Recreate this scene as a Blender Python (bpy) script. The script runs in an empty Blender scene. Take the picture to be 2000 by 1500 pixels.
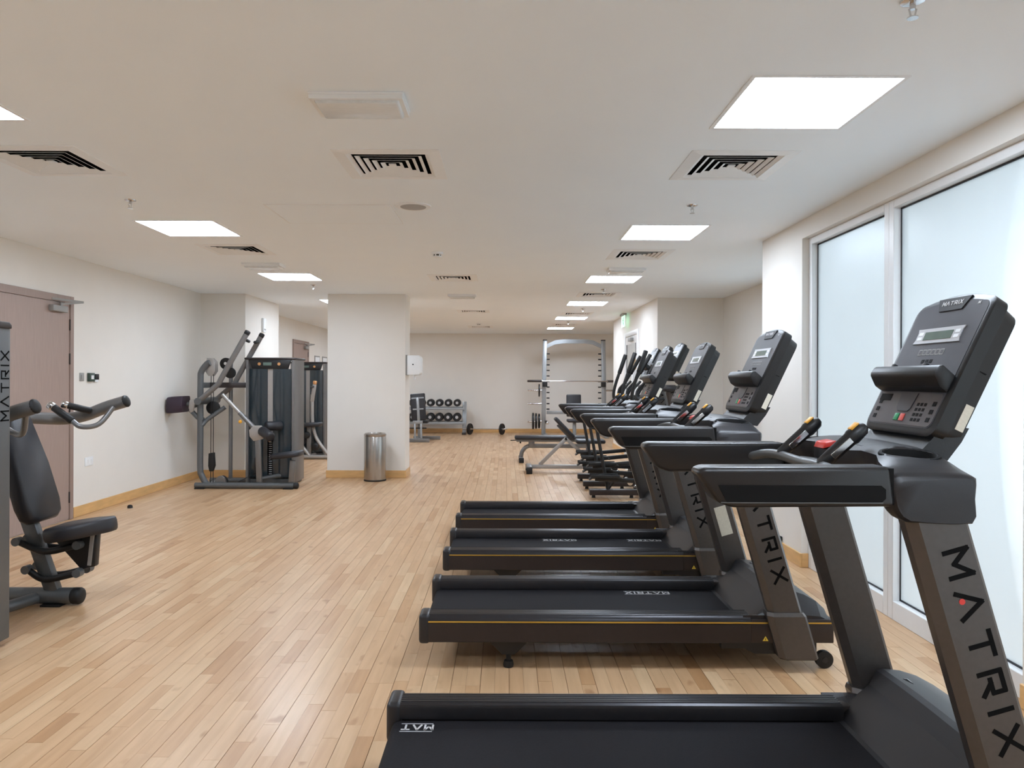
import bpy, bmesh, math, random
from mathutils import Vector, Matrix

random.seed(7)
SC = bpy.context.scene
COL = SC.collection
PI = math.pi
R = math.radians

# ------------------------------------------------------------------ camera
CAM_H = 1.398            # lens height above the floor
CEIL = 2.598             # ceiling height
cam_d = bpy.data.cameras.new('camera')
cam_d.sensor_width = 36.0
cam_d.lens = 36.0 * 1450.0 / 2000.0
cam_d.shift_x = 13.0 / 2000.0
cam_d.shift_y = -9.0 / 2000.0
cam_d.clip_start = 0.05
cam_d.clip_end = 200
cam = bpy.data.objects.new('camera', cam_d)
COL.objects.link(cam)
cam.matrix_world = Matrix.Translation((0, 0, CAM_H)) @ Matrix.Rotation(R(90), 4, 'X') @ Matrix.Rotation(R(0.2), 4, 'Z')
SC.camera = cam

# ------------------------------------------------------------------ world, exposure
PANEL_STRENGTH = 31.0
w = bpy.data.worlds.new('overcast_sky')
SC.world = w
w.use_nodes = True
bg = w.node_tree.nodes['Background']
bg.inputs[0].default_value = (0.90, 0.95, 1.0, 1)
bg.inputs[1].default_value = 3.4
SC.view_settings.view_transform = 'Standard'
SC.view_settings.look = 'None'
SC.view_settings.gamma = 1.0
SC.view_settings.exposure = 0.2
SC.view_settings.use_curve_mapping = False
try:
    SC.cycles.use_denoising = True
    SC.cycles.max_bounces = 14
    SC.cycles.diffuse_bounces = 10
    SC.cycles.transparent_max_bounces = 12
    SC.cycles.sample_clamp_indirect = 8.0
except Exception:
    pass

# ------------------------------------------------------------------ helpers
def lin(c):
    out = []
    for v in c:
        v = v / 255.0
        out.append(v / 12.92 if v <= 0.04045 else ((v + 0.055) / 1.055) ** 2.4)
    return out

MATS = {}
def mat(name, rgb, rough=0.5, metal=0.0, var=0.06, scale=30.0, bump=0.0, coat=0.0, stretch=None, spec=0.5):
    """procedural principled material: colour broken up by noise, optional grain relief"""
    if name in MATS:
        return MATS[name]
    m = bpy.data.materials.new(name)
    m.use_nodes = True
    nt = m.node_tree
    p = nt.nodes['Principled BSDF']
    c = lin(rgb)
    tc = nt.nodes.new('ShaderNodeTexCoord')
    mp = nt.nodes.new('ShaderNodeMapping')
    if stretch:
        mp.inputs['Scale'].default_value = stretch
    nz = nt.nodes.new('ShaderNodeTexNoise')
    nz.inputs['Scale'].default_value = scale
    nz.inputs['Detail'].default_value = 3
    nt.links.new(tc.outputs['Object'], mp.inputs[0])
    nt.links.new(mp.outputs[0], nz.inputs['Vector'])
    cr = nt.nodes.new('ShaderNodeValToRGB')
    cr.color_ramp.elements[0].position = 0.3
    cr.color_ramp.elements[1].position = 0.7
    cr.color_ramp.elements[0].color = [max(0, v * (1 - var)) for v in c] + [1]
    cr.color_ramp.elements[1].color = [min(1, v * (1 + var)) for v in c] + [1]
    nt.links.new(nz.outputs['Fac'], cr.inputs[0])
    nt.links.new(cr.outputs[0], p.inputs['Base Color'])
    p.inputs['Roughness'].default_value = rough
    p.inputs['Metallic'].default_value = metal
    p.inputs['Specular IOR Level'].default_value = spec
    p.inputs['Coat Weight'].default_value = coat
    if bump:
        bp = nt.nodes.new('ShaderNodeBump')
        bp.inputs['Strength'].default_value = bump
        bp.inputs['Distance'].default_value = 0.002
        nt.links.new(nz.outputs['Fac'], bp.inputs['Height'])
        nt.links.new(bp.outputs[0], p.inputs['Normal'])
    MATS[name] = m
    return m

def emis(name, rgb, strength):
    if name in MATS:
        return MATS[name]
    m = bpy.data.materials.new(name)
    m.use_nodes = True
    nt = m.node_tree
    p = nt.nodes['Principled BSDF']
    c = lin(rgb) + [1]
    p.inputs['Base Color'].default_value = c
    p.inputs['Emission Color'].default_value = c
    p.inputs['Emission Strength'].default_value = strength
    MATS[name] = m
    return m

class B:
    """collects shapes into one mesh"""
    def __init__(s):
        s.bm = bmesh.new()
    def _bevel(s, faces, r, seg):
        if r > 0:
            es = list({e for f in faces for e in f.edges})
            bmesh.ops.bevel(s.bm, geom=es, offset=r, segments=seg, affect='EDGES', clamp_overlap=True, profile=0.5)
    def poly(s, pts):
        return s.bm.faces.new([s.bm.verts.new(p) for p in pts])
    def box(s, x0, x1, y0, y1, z0, z1, bev=0.0, seg=2, M=None):
        v = [Vector((x, y, z)) for z in (z0, z1) for y in (y0, y1) for x in (x0, x1)]
        if M is not None:
            v = [M @ p for p in v]
        v = [s.bm.verts.new(p) for p in v]
        fs = [s.bm.faces.new([v[i] for i in q]) for q in
              ((0, 2, 3, 1), (4, 5, 7, 6), (0, 1, 5, 4), (2, 6, 7, 3), (0, 4, 6, 2), (1, 3, 7, 5))]
        s._bevel(fs, bev, seg)
        return s
    def loft(s, secs, cap=True, close=True, bev=0.0):
        rows = [[s.bm.verts.new(p) for p in sec] for sec in secs]
        n = len(rows[0])
        fs = []
        for a, b in zip(rows, rows[1:]):
            for i in range(n if close else n - 1):
                j = (i + 1) % n
                fs.append(s.bm.faces.new((a[i], a[j], b[j], b[i])))
        if cap and close:
            fs.append(s.bm.faces.new(rows[0][::-1]))
            fs.append(s.bm.faces.new(rows[-1]))
        if bev:
            s._bevel(fs, bev, 2)
        return s
    def prism(s, pl, axis, a, b, bev=0.0, seg=2, M=None):
        def P(q, t):
            p = {'x': (t, q[0], q[1]), 'y': (q[0], t, q[1]), 'z': (q[0], q[1], t)}[axis]
            return M @ Vector(p) if M is not None else Vector(p)
        rows = [[s.bm.verts.new(P(q, t)) for q in pl] for t in (a, b)]
        n = len(pl)
        fs = [s.bm.faces.new((rows[0][i], rows[0][(i + 1) % n], rows[1][(i + 1) % n], rows[1][i])) for i in range(n)]
        fs.append(s.bm.faces.new(rows[0][::-1]))
        fs.append(s.bm.faces.new(rows[1]))
        s._bevel(fs, bev, seg)
        return s
    def ring(s, c, d, r, seg):
        d = Vector(d).normalized()
        up = Vector((0, 0, 1)) if abs(d.z) < 0.95 else Vector((1, 0, 0))
        a = d.cross(up).normalized()
        b = d.cross(a)
        return [Vector(c) + r * (math.cos(2 * PI * i / seg) * a + math.sin(2 * PI * i / seg) * b) for i in range(seg)]
    def cyl(s, p0, p1, r0, r1=None, seg=16, cap=True):
        r1 = r0 if r1 is None else r1
        d = Vector(p1) - Vector(p0)
        return s.loft([s.ring(p0, d, r0, seg), s.ring(p1, d, r1, seg)], cap)
    def rod(s, p0, p1, r, seg=16, e=None):
        """cylinder with softened ends"""
        p0 = Vector(p0); p1 = Vector(p1)
        d = (p1 - p0).normalized()
        e = r * 0.35 if e is None else e
        return s.loft([s.ring(p0, d, r - e, seg), s.ring(p0 + d * e * .4, d, r - e * .3, seg), s.ring(p0 + d * e, d, r, seg),
                       s.ring(p1 - d * e, d, r, seg), s.ring(p1 - d * e * .4, d, r - e * .3, seg), s.ring(p1, d, r - e, seg)])
    def tube(s, pts, r, seg=12, sub=6, smooth=True, cap=True):
        pts = [Vector(p) for p in pts]
        if smooth and len(pts) > 2:
            q = []
            ext = [2 * pts[0] - pts[1]] + pts + [2 * pts[-1] - pts[-2]]
            for i in range(1, len(ext) - 2):
                a, b, c, d = ext[i - 1:i + 3]
                for k in range(sub):
                    t = k / sub
                    q.append(0.5 * ((2 * b) + (c - a) * t + (2 * a - 5 * b + 4 * c - d) * t * t + (-a + 3 * b - 3 * c + d) * t ** 3))
            q.append(pts[-1])
            pts = q
        secs = []
        prev = None
        for i, p in enumerate(pts):
            d = (pts[min(i + 1, len(pts) - 1)] - pts[max(i - 1, 0)]).normalized()
            if prev is None:
                up = Vector((0, 0, 1)) if abs(d.z) < 0.9 else Vector((0, 1, 0))
                a = d.cross(up).normalized()
            else:
                a = (prev - d * prev.dot(d)).normalized()
            prev = a
            b = d.cross(a)
            rr = r[i * len(r) // len(pts)] if isinstance(r, (list, tuple)) else r
            secs.append([p + rr * (math.cos(2 * PI * k / seg) * a + math.sin(2 * PI * k / seg) * b) for k in range(seg)])
        return s.loft(secs, cap)
    def bar(s, p0, p1, w, t, side=(0, 1, 0), bev=0.0):
        """straight rectangular bar from p0 to p1, t wide along side, w across"""
        p0 = Vector(p0); p1 = Vector(p1)
        d = (p1 - p0).normalized()
        a = Vector(side).normalized()
        a = (a - d * a.dot(d)).normalized()
        b = d.cross(a)
        q = [(-1, -1), (1, -1), (1, 1), (-1, 1)]
        return s.loft([[p + a * (u * t / 2) + b * (v * w / 2) for u, v in q] for p in (p0, p1)], bev=bev)
    def lathe(s, prof, c, axis='z', seg=24):
        secs = []
        for r, h in prof:
            row = []
            for i in range(seg):
                u = r * math.cos(2 * PI * i / seg); v = r * math.sin(2 * PI * i / seg)
                p = {'z': (u, v, h), 'y': (u, h, v), 'x': (h, u, v)}[axis]
                row.append(Vector(c) + Vector(p))
            secs.append(row)
        return s.loft(secs)
    def xf(s, M):
        bmesh.ops.transform(s.bm, matrix=M, verts=s.bm.verts)
        return s
    def obj(s, name, m, parent=None, smooth=True, ang=40):
        bmesh.ops.recalc_face_normals(s.bm, faces=s.bm.faces)
        me = bpy.data.meshes.new(name)
        off = Vector((0, 0, 0))
        if parent is None:
            vs = [v.co for v in s.bm.verts]
            off = Vector(((min(v.x for v in vs) + max(v.x for v in vs)) / 2, (min(v.y for v in vs) + max(v.y for v in vs)) / 2, min(v.z for v in vs)))
        else:
            r = parent
            while r is not None:
                off = off + r.location
                r = r.parent
        bmesh.ops.translate(s.bm, verts=s.bm.verts, vec=-off)
        s.bm.to_mesh(me)
        s.bm.free()
        if smooth:
            for p in me.polygons:
                p.use_smooth = True
            me.set_sharp_from_angle(angle=R(ang))
        me.materials.append(m)
        o = bpy.data.objects.new(name, me)
        COL.objects.link(o)
        if parent is None:
            o.location = off
        else:
            o.parent = parent
        return o

def tag(o, label=None, cat=None, group=None, kind=None):
    if label: o['label'] = label
    if cat: o['category'] = cat
    if group: o['group'] = group
    if kind: o['kind'] = kind
    return o

def thing(name, loc, label=None, cat=None, group=None, kind=None):
    o = bpy.data.objects.new(name, None)
    o.empty_display_size = 0.1
    COL.objects.link(o)
    o.location = loc
    return tag(o, label, cat, group, kind)

def copy_tree(o, parent=None):
    c = o.copy()
    COL.objects.link(c)
    c.parent = parent
    for ch in list(o.children):
        copy_tree(ch, c)
    return c

# logo lettering built from strokes: list of (advance width, polylines)
GLYPH = {
    'M': (1.0, [[(0, 0), (0, 1), (.5, .3), (1.0, 1), (1.0, 0)]]),
    'A': (1.05, [[(0, 0), (.52, 1), (1.05, 0)]]),
    'T': (.95, [[(0, .93), (.95, .93)], [(.475, .93), (.475, 0)]]),
    'R': (.85, [[(0, 0), (0, .93), (.8, .93), (.8, .42), (.25, .42)], [(.4, .42), (.85, 0)]]),
    'I': (.14, [[(.07, 0), (.07, 1)]]),
    'X': (.95, [[(0, 0), (.95, 1)], [(0, 1), (.95, 0)]]),
}
def lettering(b, text, org, U, V, h, thick=0.0008, stroke=.17, gap=.5, total=None):
    """strokes of text on the plane org + u*U + v*V, letter height h"""
    U = Vector(U).normalized(); V = Vector(V).normalized(); N = U.cross(V)
    org = Vector(org)
    wd = sum(GLYPH[c][0] for c in text) + gap * (len(text) - 1)
    kx = h if total is None else total / wd
    x = 0.0
    for c in text:
        adv, lines = GLYPH[c]
        for ln in lines:
            for (a, c2) in zip(ln, ln[1:]):
                p = Vector(((x + a[0]) * kx, a[1] * h)); q = Vector(((x + c2[0]) * kx, c2[1] * h))
                d = (q - p).normalized(); n = Vector((-d.y, d.x)) * (stroke * h / 2)
                e = d * (stroke * h * .35)
                pts = [p - e + n, p - e - n, q + e - n, q + e + n]
                b.loft([[org + U * t.x + V * t.y + N * k for t in pts] for k in (-.0004, thick)])
        x += adv + gap
    return wd * kx
# ------------------------------------------------------------------ materials
M_WALL = mat('wall_paint', (229, 226, 220), .6, var=.012, scale=3, bump=.05)
M_CEIL = mat('ceiling_paint', (240, 248, 255), .7, var=.008, scale=2)
M_TRIMW = mat('white_enamel', (228, 230, 231), .35, var=.01)
M_WHITE = mat('white_plastic', (236, 240, 243), .4, var=.01)
M_GREYP = mat('grey_plastic', (150, 150, 148), .5, var=.03)
M_MESH = mat('speaker_mesh', (168, 168, 168), .6, var=.08, scale=400)
M_BLACK = mat('black_plastic', (22, 22, 24), .42, var=.1, bump=.15, scale=300)
M_SATIN = mat('dark_satin_plastic', (34, 33, 36), .42, var=.05, bump=.12, scale=500)
M_RAILP = mat('handrail_rubber', (27, 25, 26), .34, var=.08, bump=.15, scale=420)
M_PANELD = mat('recessed_grip', (9, 9, 10), .7, var=.1, spec=.2)
M_FRAME = mat('frame_dark_bronze', (50, 43, 42), .42, metal=.25, var=.06)
M_UPR = mat('upright_pewter', (88, 84, 82), .36, metal=.6, var=.04, scale=60)
M_RIB = mat('ribbed_aluminium', (52, 51, 54), .32, metal=.6, var=.05)
M_GOLD = mat('gold_stripe', (214, 172, 72), .3, metal=.5, var=.03)
M_BELT = mat('belt_rubber', (24, 23, 27), .75, spec=.2, var=.14, scale=220, bump=.25)
M_INK = mat('black_lettering', (8, 8, 9), .75, var=.02, spec=.12)
M_INKW = mat('white_lettering', (205, 205, 208), .5, var=.02)
M_RED = mat('red_button', (206, 58, 50), .35, var=.04)
M_GREEN = mat('green_button', (40, 150, 96), .4, var=.04)
M_REDK = mat('red_key', (222, 92, 84), .4, var=.04)
M_ORANGE = mat('orange_button', (222, 160, 48), .4, var=.05)
M_FACE = mat('console_face', (62, 62, 68), .38, var=.14, scale=9)
M_FACE2 = mat('console_keypad', (84, 80, 82), .4, var=.10, scale=12)
M_CONS = mat('console_shell', (17, 17, 19), .42, var=.06, bump=.12, scale=450)
M_LCD = mat('lcd_glass', (96, 112, 104), .15, var=.05)
M_SILV = mat('silver_trim', (196, 198, 202), .3, metal=.3, var=.03)
M_STEEL = mat('brushed_steel', (176, 172, 168), .27, metal=1.0, var=.06, scale=14, stretch=(40, 40, .4))
M_CHROME = mat('chrome', (210, 210, 212), .14, metal=1.0, var=.02)
M_STICK = mat('paper_sticker', (214, 208, 192), .6, var=.06, scale=120)
M_MACH = mat('machine_grey_paint', (122, 121, 121), .36, metal=.45, var=.03)
M_MACHD = mat('machine_slate_paint', (98, 101, 103), .4, metal=.35, var=.03)
M_MACHL = mat('machine_light_paint', (164, 160, 156), .36, metal=.35, var=.03)
M_SHROUD = mat('smoked_shroud', (38, 48, 54), .16, var=.08, coat=.4)
M_PAD = mat('black_upholstery', (36, 36, 41), .45, var=.08, scale=260, bump=.3)
M_PADP = mat('plum_upholstery', (50, 36, 52), .5, var=.08, scale=260, bump=.3)
M_RUB = mat('black_rubber', (18, 18, 19), .6, var=.08)
M_DOOR = mat('door_veneer', (160, 140, 131), .45, var=.07, scale=14, stretch=(6, 6, .35))
M_DOORF = mat('door_frame_veneer', (150, 130, 121), .45, var=.06, scale=14, stretch=(6, 6, .4))
M_BASE = mat('skirting_maple', (214, 172, 116), .32, var=.10, scale=5, stretch=(1, 1, 5))
M_IRON = mat('cast_iron', (26, 25, 26), .4, var=.1, metal=.3)
M_RACK = mat('rack_silver_paint', (156, 160, 163), .36, metal=.4, var=.03)
M_DARKV = mat('vent_void', (14, 13, 13), .9, var=.1)
M_JOINT = mat('floor_joint', (160, 124, 94), .7, var=.1)
M_CONC = mat('outdoor_concrete', (206, 210, 212), .8, var=.04, scale=2)
M_GASK = mat('black_gasket', (24, 26, 32), .5, var=.05)
M_WARN = mat('warning_yellow', (226, 196, 70), .45, var=.03)
M_COPPER = mat('copper_pin', (214, 160, 110), .35, metal=.5, var=.05)
M_EXIT = emis('exit_sign_face', (196, 236, 214), .9)
M_EXITG = emis('exit_sign_green', (40, 150, 96), .5)
M_PANEL = emis('led_panel', (226, 239, 255), PANEL_STRENGTH)

def glass():
    m = bpy.data.materials.new('filmed_glass'); m.use_nodes = True
    nt = m.node_tree
    for n in list(nt.nodes):
        if n.type != 'OUTPUT_MATERIAL': nt.nodes.remove(n)
    out = nt.nodes['Material Output']
    tr = nt.nodes.new('ShaderNodeBsdfTransparent'); tr.inputs[0].default_value = (.93, .97, .98, 1)
    tl = nt.nodes.new('ShaderNodeBsdfTranslucent'); tl.inputs[0].default_value = (.86, .92, .95, 1)
    gl = nt.nodes.new('ShaderNodeBsdfGlossy'); gl.inputs['Roughness'].default_value = .35
    nz = nt.nodes.new('ShaderNodeTexNoise'); nz.inputs['Scale'].default_value = 1.4; nz.inputs['Detail'].default_value = 2
    tc = nt.nodes.new('ShaderNodeTexCoord'); nt.links.new(tc.outputs['Object'], nz.inputs['Vector'])
    mr = nt.nodes.new('ShaderNodeMapRange'); mr.inputs['To Min'].default_value = .47; mr.inputs['To Max'].default_value = .53
    nt.links.new(nz.outputs['Fac'], mr.inputs[0])
    a = nt.nodes.new('ShaderNodeMixShader'); nt.links.new(mr.outputs[0], a.inputs[0])
    nt.links.new(tr.outputs[0], a.inputs[1]); nt.links.new(tl.outputs[0], a.inputs[2])
    lw = nt.nodes.new('ShaderNodeFresnel'); lw.inputs[0].default_value = 1.2
    b = nt.nodes.new('ShaderNodeMixShader'); nt.links.new(lw.outputs[0], b.inputs[0])
    nt.links.new(a.outputs[0], b.inputs[1]); nt.links.new(gl.outputs[0], b.inputs[2])
    nt.links.new(b.outputs[0], out.inputs[0])
    return m
M_GLASS = glass()

def maple():
    """floor strips: tone per strip (attribute), long grain, a few dark flecks, lacquer"""
    m = bpy.data.materials.new('maple_strip'); m.use_nodes = True
    nt = m.node_tree; L = nt.links.new
    p = nt.nodes['Principled BSDF']
    at = nt.nodes.new('ShaderNodeAttribute'); at.attribute_name = 'tone'
    ge = nt.nodes.new('ShaderNodeNewGeometry')
    of = nt.nodes.new('ShaderNodeVectorMath'); of.operation = 'MULTIPLY_ADD'
    cb = nt.nodes.new('ShaderNodeCombineXYZ')
    L(at.outputs['Fac'], cb.inputs[0]); L(at.outputs['Fac'], cb.inputs[1])
    of.inputs[1].default_value = (37, 53, 0); L(cb.outputs[0], of.inputs[0]); L(ge.outputs['Position'], of.inputs[2])
    mp = nt.nodes.new('ShaderNodeMapping'); mp.inputs['Scale'].default_value = (26, 2.2, 1)
    L(of.outputs[0], mp.inputs[0])
    n1 = nt.nodes.new('ShaderNodeTexNoise'); n1.inputs['Scale'].default_value = 1.0; n1.inputs['Detail'].default_value = 5
    L(mp.outputs[0], n1.inputs['Vector'])
    mp2 = nt.nodes.new('ShaderNodeMapping'); mp2.inputs['Scale'].default_value = (9, 5, 1); L(of.outputs[0], mp2.inputs[0])
    n2 = nt.nodes.new('ShaderNodeTexNoise'); n2.inputs['Scale'].default_value = 1.0; n2.inputs['Detail'].default_value = 2
    L(mp2.outputs[0], n2.inputs['Vector'])
    ramp = nt.nodes.new('ShaderNodeValToRGB')
    e = ramp.color_ramp.elements
    e[0].position = 0; e[0].color = lin((176, 135, 95)) + [1]
    e[1].position = 1; e[1].color = lin((209, 179, 143)) + [1]
    k = e.new(.25); k.color = lin((191, 153, 114)) + [1]
    k = e.new(.6); k.color = lin((199, 164, 127)) + [1]
    L(at.outputs['Fac'], ramp.inputs[0])
    r1 = nt.nodes.new('ShaderNodeValToRGB')
    r1.color_ramp.elements[0].position = .3; r1.color_ramp.elements[0].color = (.87, .84, .80, 1)
    r1.color_ramp.elements[1].position = .65; r1.color_ramp.elements[1].color = (1.04, 1.04, 1.04, 1)
    L(n1.outputs['Fac'], r1.inputs[0])
    mx = nt.nodes.new('ShaderNodeMix'); mx.data_type = 'RGBA'; mx.blend_type = 'MULTIPLY'; mx.inputs[0].default_value = 1
    L(ramp.outputs[0], mx.inputs[6]); L(r1.outputs[0], mx.inputs[7])
    r2 = nt.nodes.new('ShaderNodeValToRGB')
    r2.color_ramp.elements[0].position = .24; r2.color_ramp.elements[0].color = (.62, .52, .42, 1)
    r2.color_ramp.elements[1].position = .34; r2.color_ramp.elements[1].color = (1, 1, 1, 1)
    L(n2.outputs['Fac'], r2.inputs[0])
    m2 = nt.nodes.new('ShaderNodeMix'); m2.data_type = 'RGBA'; m2.blend_type = 'MULTIPLY'; m2.inputs[0].default_value = .8
    L(mx.outputs[2], m2.inputs[6]); L(r2.outputs[0], m2.inputs[7])
    L(m2.outputs[2], p.inputs['Base Color'])
    p.inputs['Roughness'].default_value = .36
    p.inputs['Specular IOR Level'].default_value = .45
    p.inputs['Coat Weight'].default_value = .18
    p.inputs['Coat Roughness'].default_value = .2
    return m
M_MAPLE = maple()

# ------------------------------------------------------------------ room shell
XL, XR = -4.31, 2.22          # left and right wall faces
YB, YF = -2.6, 19.5           # wall behind the camera, far wall
XA = 3.18                     # alcove wall
Y_PILL = 10.5                 # front of pillar and pilaster
Y_BLK = 10.85                 # front of the block beyond the alcove
WY0, WY1 = 3.18, 5.56         # window opening in the right wall
NW0, NW1 = -.9, 1.5           # unseen window added beside the camera for more daylight
Y_END = 6.42                  # end of the right wall, where the alcove opens
def struct(b, name, m, parent=None, smooth=False):
    o = b.obj(name, m, parent, smooth=smooth)
    if parent is None:
        o['kind'] = 'structure'
    return o
floor = struct(B().box(-4.5, 4.4, YB - .15, YF + .15, -.15, -.006), 'floor', M_JOINT)
struct(B().box(XL - .15, XL, YB - .15, YF + .15, 0, CEIL), 'wall_left', M_WALL)
struct(B().box(XL, 4.3, YF, YF + .15, 0, CEIL), 'wall_far', M_WALL)
struct(B().box(XL, XR + .15, YB - .15, YB, 0, CEIL), 'wall_back', M_WALL)
b = B().box(XR, XR + .16, YB, NW0, 0, CEIL).box(XR, XR + .16, NW0, NW1, 2.46, CEIL).box(XR, XR + .16, NW1, WY0, 0, CEIL).box(XR, XR + .16, WY0, WY1, 2.46, CEIL).box(XR, XR + .16, WY1, Y_END, 0, CEIL)
struct(b, 'wall_right', M_WALL)
# alcove: return behind the right wall, side wall with its own window opening
AW0, AW1, AWZ = 6.75, 9.15, 2.34
b = B().box(XA, XA + .15, Y_END - .15, AW0, 0, CEIL).box(XA, XA + .15, AW0, AW1, AWZ, CEIL).box(XA, XA + .15, AW1, Y_BLK, 0, CEIL)
b.box(XR + .16, XA, Y_END - .15, Y_END, 0, CEIL)
struct(b, 'wall_alcove', M_WALL)
struct(B().box(XR, XA + .15, Y_BLK, 15.25, 0, CEIL), 'wall_block', M_WALL)
struct(B().box(4.25, 4.4, 15.1, YF + .15, 0, CEIL).box(XA + .15, 4.4, 15.1, 15.25, 0, CEIL), 'wall_recess', M_WALL)
struct(B().box(-2.515, -1.415, Y_PILL, Y_PILL + .48, 0, CEIL), 'wall_pillar', M_WALL)
struct(B().box(XL, -3.68, Y_PILL, Y_PILL + 1.55, 0, CEIL), 'wall_pilaster', M_WALL)

# ceiling with openings for panels and diffusers
PANELS = [(1.28, 3.23 + 2.82 * k, 'right', k) for k in range(-1, 6)] + [(-2.53, 3.15 + 2.8 * k, 'left', k) for k in range(-1, 6)]
PW = .30
VENTS = [(1.26, 4.16), (-.635, 4.16), (-2.52, 4.12), (1.28, 7.12), (-2.5, 6.92), (-.62, 8.8), (1.3, 10.45), (1.3, 13.5), (-.57, 13.1), (1.3, 16.2), (-.57, 17.0)]
VW = .265
holes = [(x - PW, x + PW, y - PW, y + PW) for x, y, *_ in PANELS] + [(x - VW, x + VW, y - VW, y + VW) for x, y in VENTS]
xs = sorted({-4.46, 4.4} | {round(h[i], 4) for h in holes for i in (0, 1)})
ys = sorted({YB - .15, YF + .15} | {round(h[i], 4) for h in holes for i in (2, 3)})
b = B()
for xa, xb in zip(xs, xs[1:]):
    for ya, yb in zip(ys, ys[1:]):
        cx, cy = (xa + xb) / 2, (ya + yb) / 2
        if any(h[0] < cx < h[1] and h[2] < cy < h[3] for h in holes):
            continue
        b.poly([(xa, ya, CEIL), (xa, yb, CEIL), (xb, yb, CEIL), (xb, ya, CEIL)])
bmesh.ops.remove_doubles(b.bm, verts=b.bm.verts, dist=1e-5)
ceil = struct(b, 'ceiling', M_CEIL)
struct(B().box(-4.46, 4.4, YB - .15, YF + .15, CEIL + .16, CEIL + .3), 'ceiling_slab', M_CEIL)

# skirting boards
BH, BT = .105, .014
sk = [('left_near', (XL, XL + BT, YB, 6.02)), ('left_mid', (XL, XL + BT, 7.40, Y_PILL)), ('left_rear', (XL, XL + BT, 12.05, 15.0)), ('left_far', (XL, XL + BT, 16.25, YF)),
      ('pilaster', (XL + BT, -3.68 + BT, Y_PILL - BT, Y_PILL)), ('pilaster_side', (-3.68, -3.68 + BT, Y_PILL, 12.05)),
      ('pillar', (-2.515 - BT, -1.415 + BT, Y_PILL - BT, Y_PILL)), ('pillar_right', (-1.415, -1.415 + BT, Y_PILL, Y_PILL + .48)), ('pillar_left', (-2.515 - BT, -2.515, Y_PILL, Y_PILL + .48)),
      ('far', (XL + BT, 4.25, YF - BT, YF)), ('right_near', (XR - BT, XR, YB, NW0)), ('right_mid', (XR - BT, XR, NW1, WY0)), ('right_end', (XR - BT, XR, WY1 - BT, Y_END)),
      ('right_reveal', (XR, XR + .05, WY1 - BT, WY1)), ('alcove', (XR, XA, Y_BLK - BT, Y_BLK)), ('alcove_side', (XA - BT, XA, AW1, Y_BLK - BT)),
      ('block', (XR - BT, XR, Y_BLK - BT, 12.35)), ('block_far', (XR - BT, XR, 13.75, 15.25))]
for n, (a, c, d, e) in sk:
    struct(B().box(a, c, d, e, 0, BH, bev=.003, seg=1), 'baseboard_' + n, M_BASE)

# ---- floor strips: two strips to a board, boards 132.6 mm wide, staggered ends
SW = .0663
X0 = -.773 - 28 * .1326
def strip_box(b, x0, x1, y0, y1, tone, lay):
    z = random.uniform(-.0003, .0003)
    g = .0005
    v = [b.bm.verts.new(p) for p in ((x0, y0, z - .005), (x1, y0, z - .005), (x1, y1, z - .005), (x0, y1, z - .005),
                                     (x0 + g * .5, y0 + g * .5, z), (x1 - g * .5, y0 + g * .5, z), (x1 - g * .5, y1 - g * .5, z), (x0 + g * .5, y1 - g * .5, z))]
    for q in ((4, 5, 6, 7), (0, 1, 5, 4), (1, 2, 6, 5), (2, 3, 7, 6), (3, 0, 4, 7)):
        b.bm.faces.new([v[i] for i in q])
    for t in v:
        t[lay] = tone
strips = []
i = 0
x = X0
while x < 4.25:
    y = YB + random.uniform(-.6, 0)
    while y < YF:
        ln = random.choice((.26, .32, .38, .42, .5, .6, .8)) * random.uniform(.9, 1.1)
        e0 = .0009 if i % 2 == 0 else .0001
        e1 = .0001 if i % 2 == 0 else .0009
        ya, yb = max(y, YB), min(y + ln, YF)
        if yb - ya > .03 and not (x > XR + .0 and (yb < Y_END or Y_BLK < ya < 15.2)) and x + SW > XL - .02:
            tone = min(1, max(0, random.gauss(.58, .17)))
            if random.random() < .07: tone = random.uniform(0, .2)
            strips.append((x + e0, x + SW - e1, ya + .0002, yb - .0002, tone))
        y += ln
    x += SW
    i += 1
def seen(s):
    cx, cy = (s[0] + s[1]) / 2, (s[2] + s[3]) / 2
    if cy < 2.72: return False
    px = 987 + 1450 * cx / cy
    if not 0 < px < 1990: return False
    if cx > -.42 and cx < 1.62 and any(a < cy < a + .76 for a in (1.96, 3.58, 4.94, 6.22)): return False
    if cx > 0 and 2.75 < cy < 3.0 and False: return False
    return True
order = sorted([s for s in strips if seen(s)], key=lambda s: -(s[3] - s[2]) / s[2] ** 3)
big = set(map(id, order[:295]))
rest = B(); lay = rest.bm.verts.layers.float.new('tone')
for s in strips:
    if id(s) in big:
        bb = B(); l2 = bb.bm.verts.layers.float.new('tone')
        strip_box(bb, *s, l2)
        bb.obj('plank', M_MAPLE, floor, smooth=False)
    else:
        strip_box(rest, *s, lay)
o = rest.obj('plank_field', M_MAPLE, floor, smooth=False)
o['kind'] = 'stuff'

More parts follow.
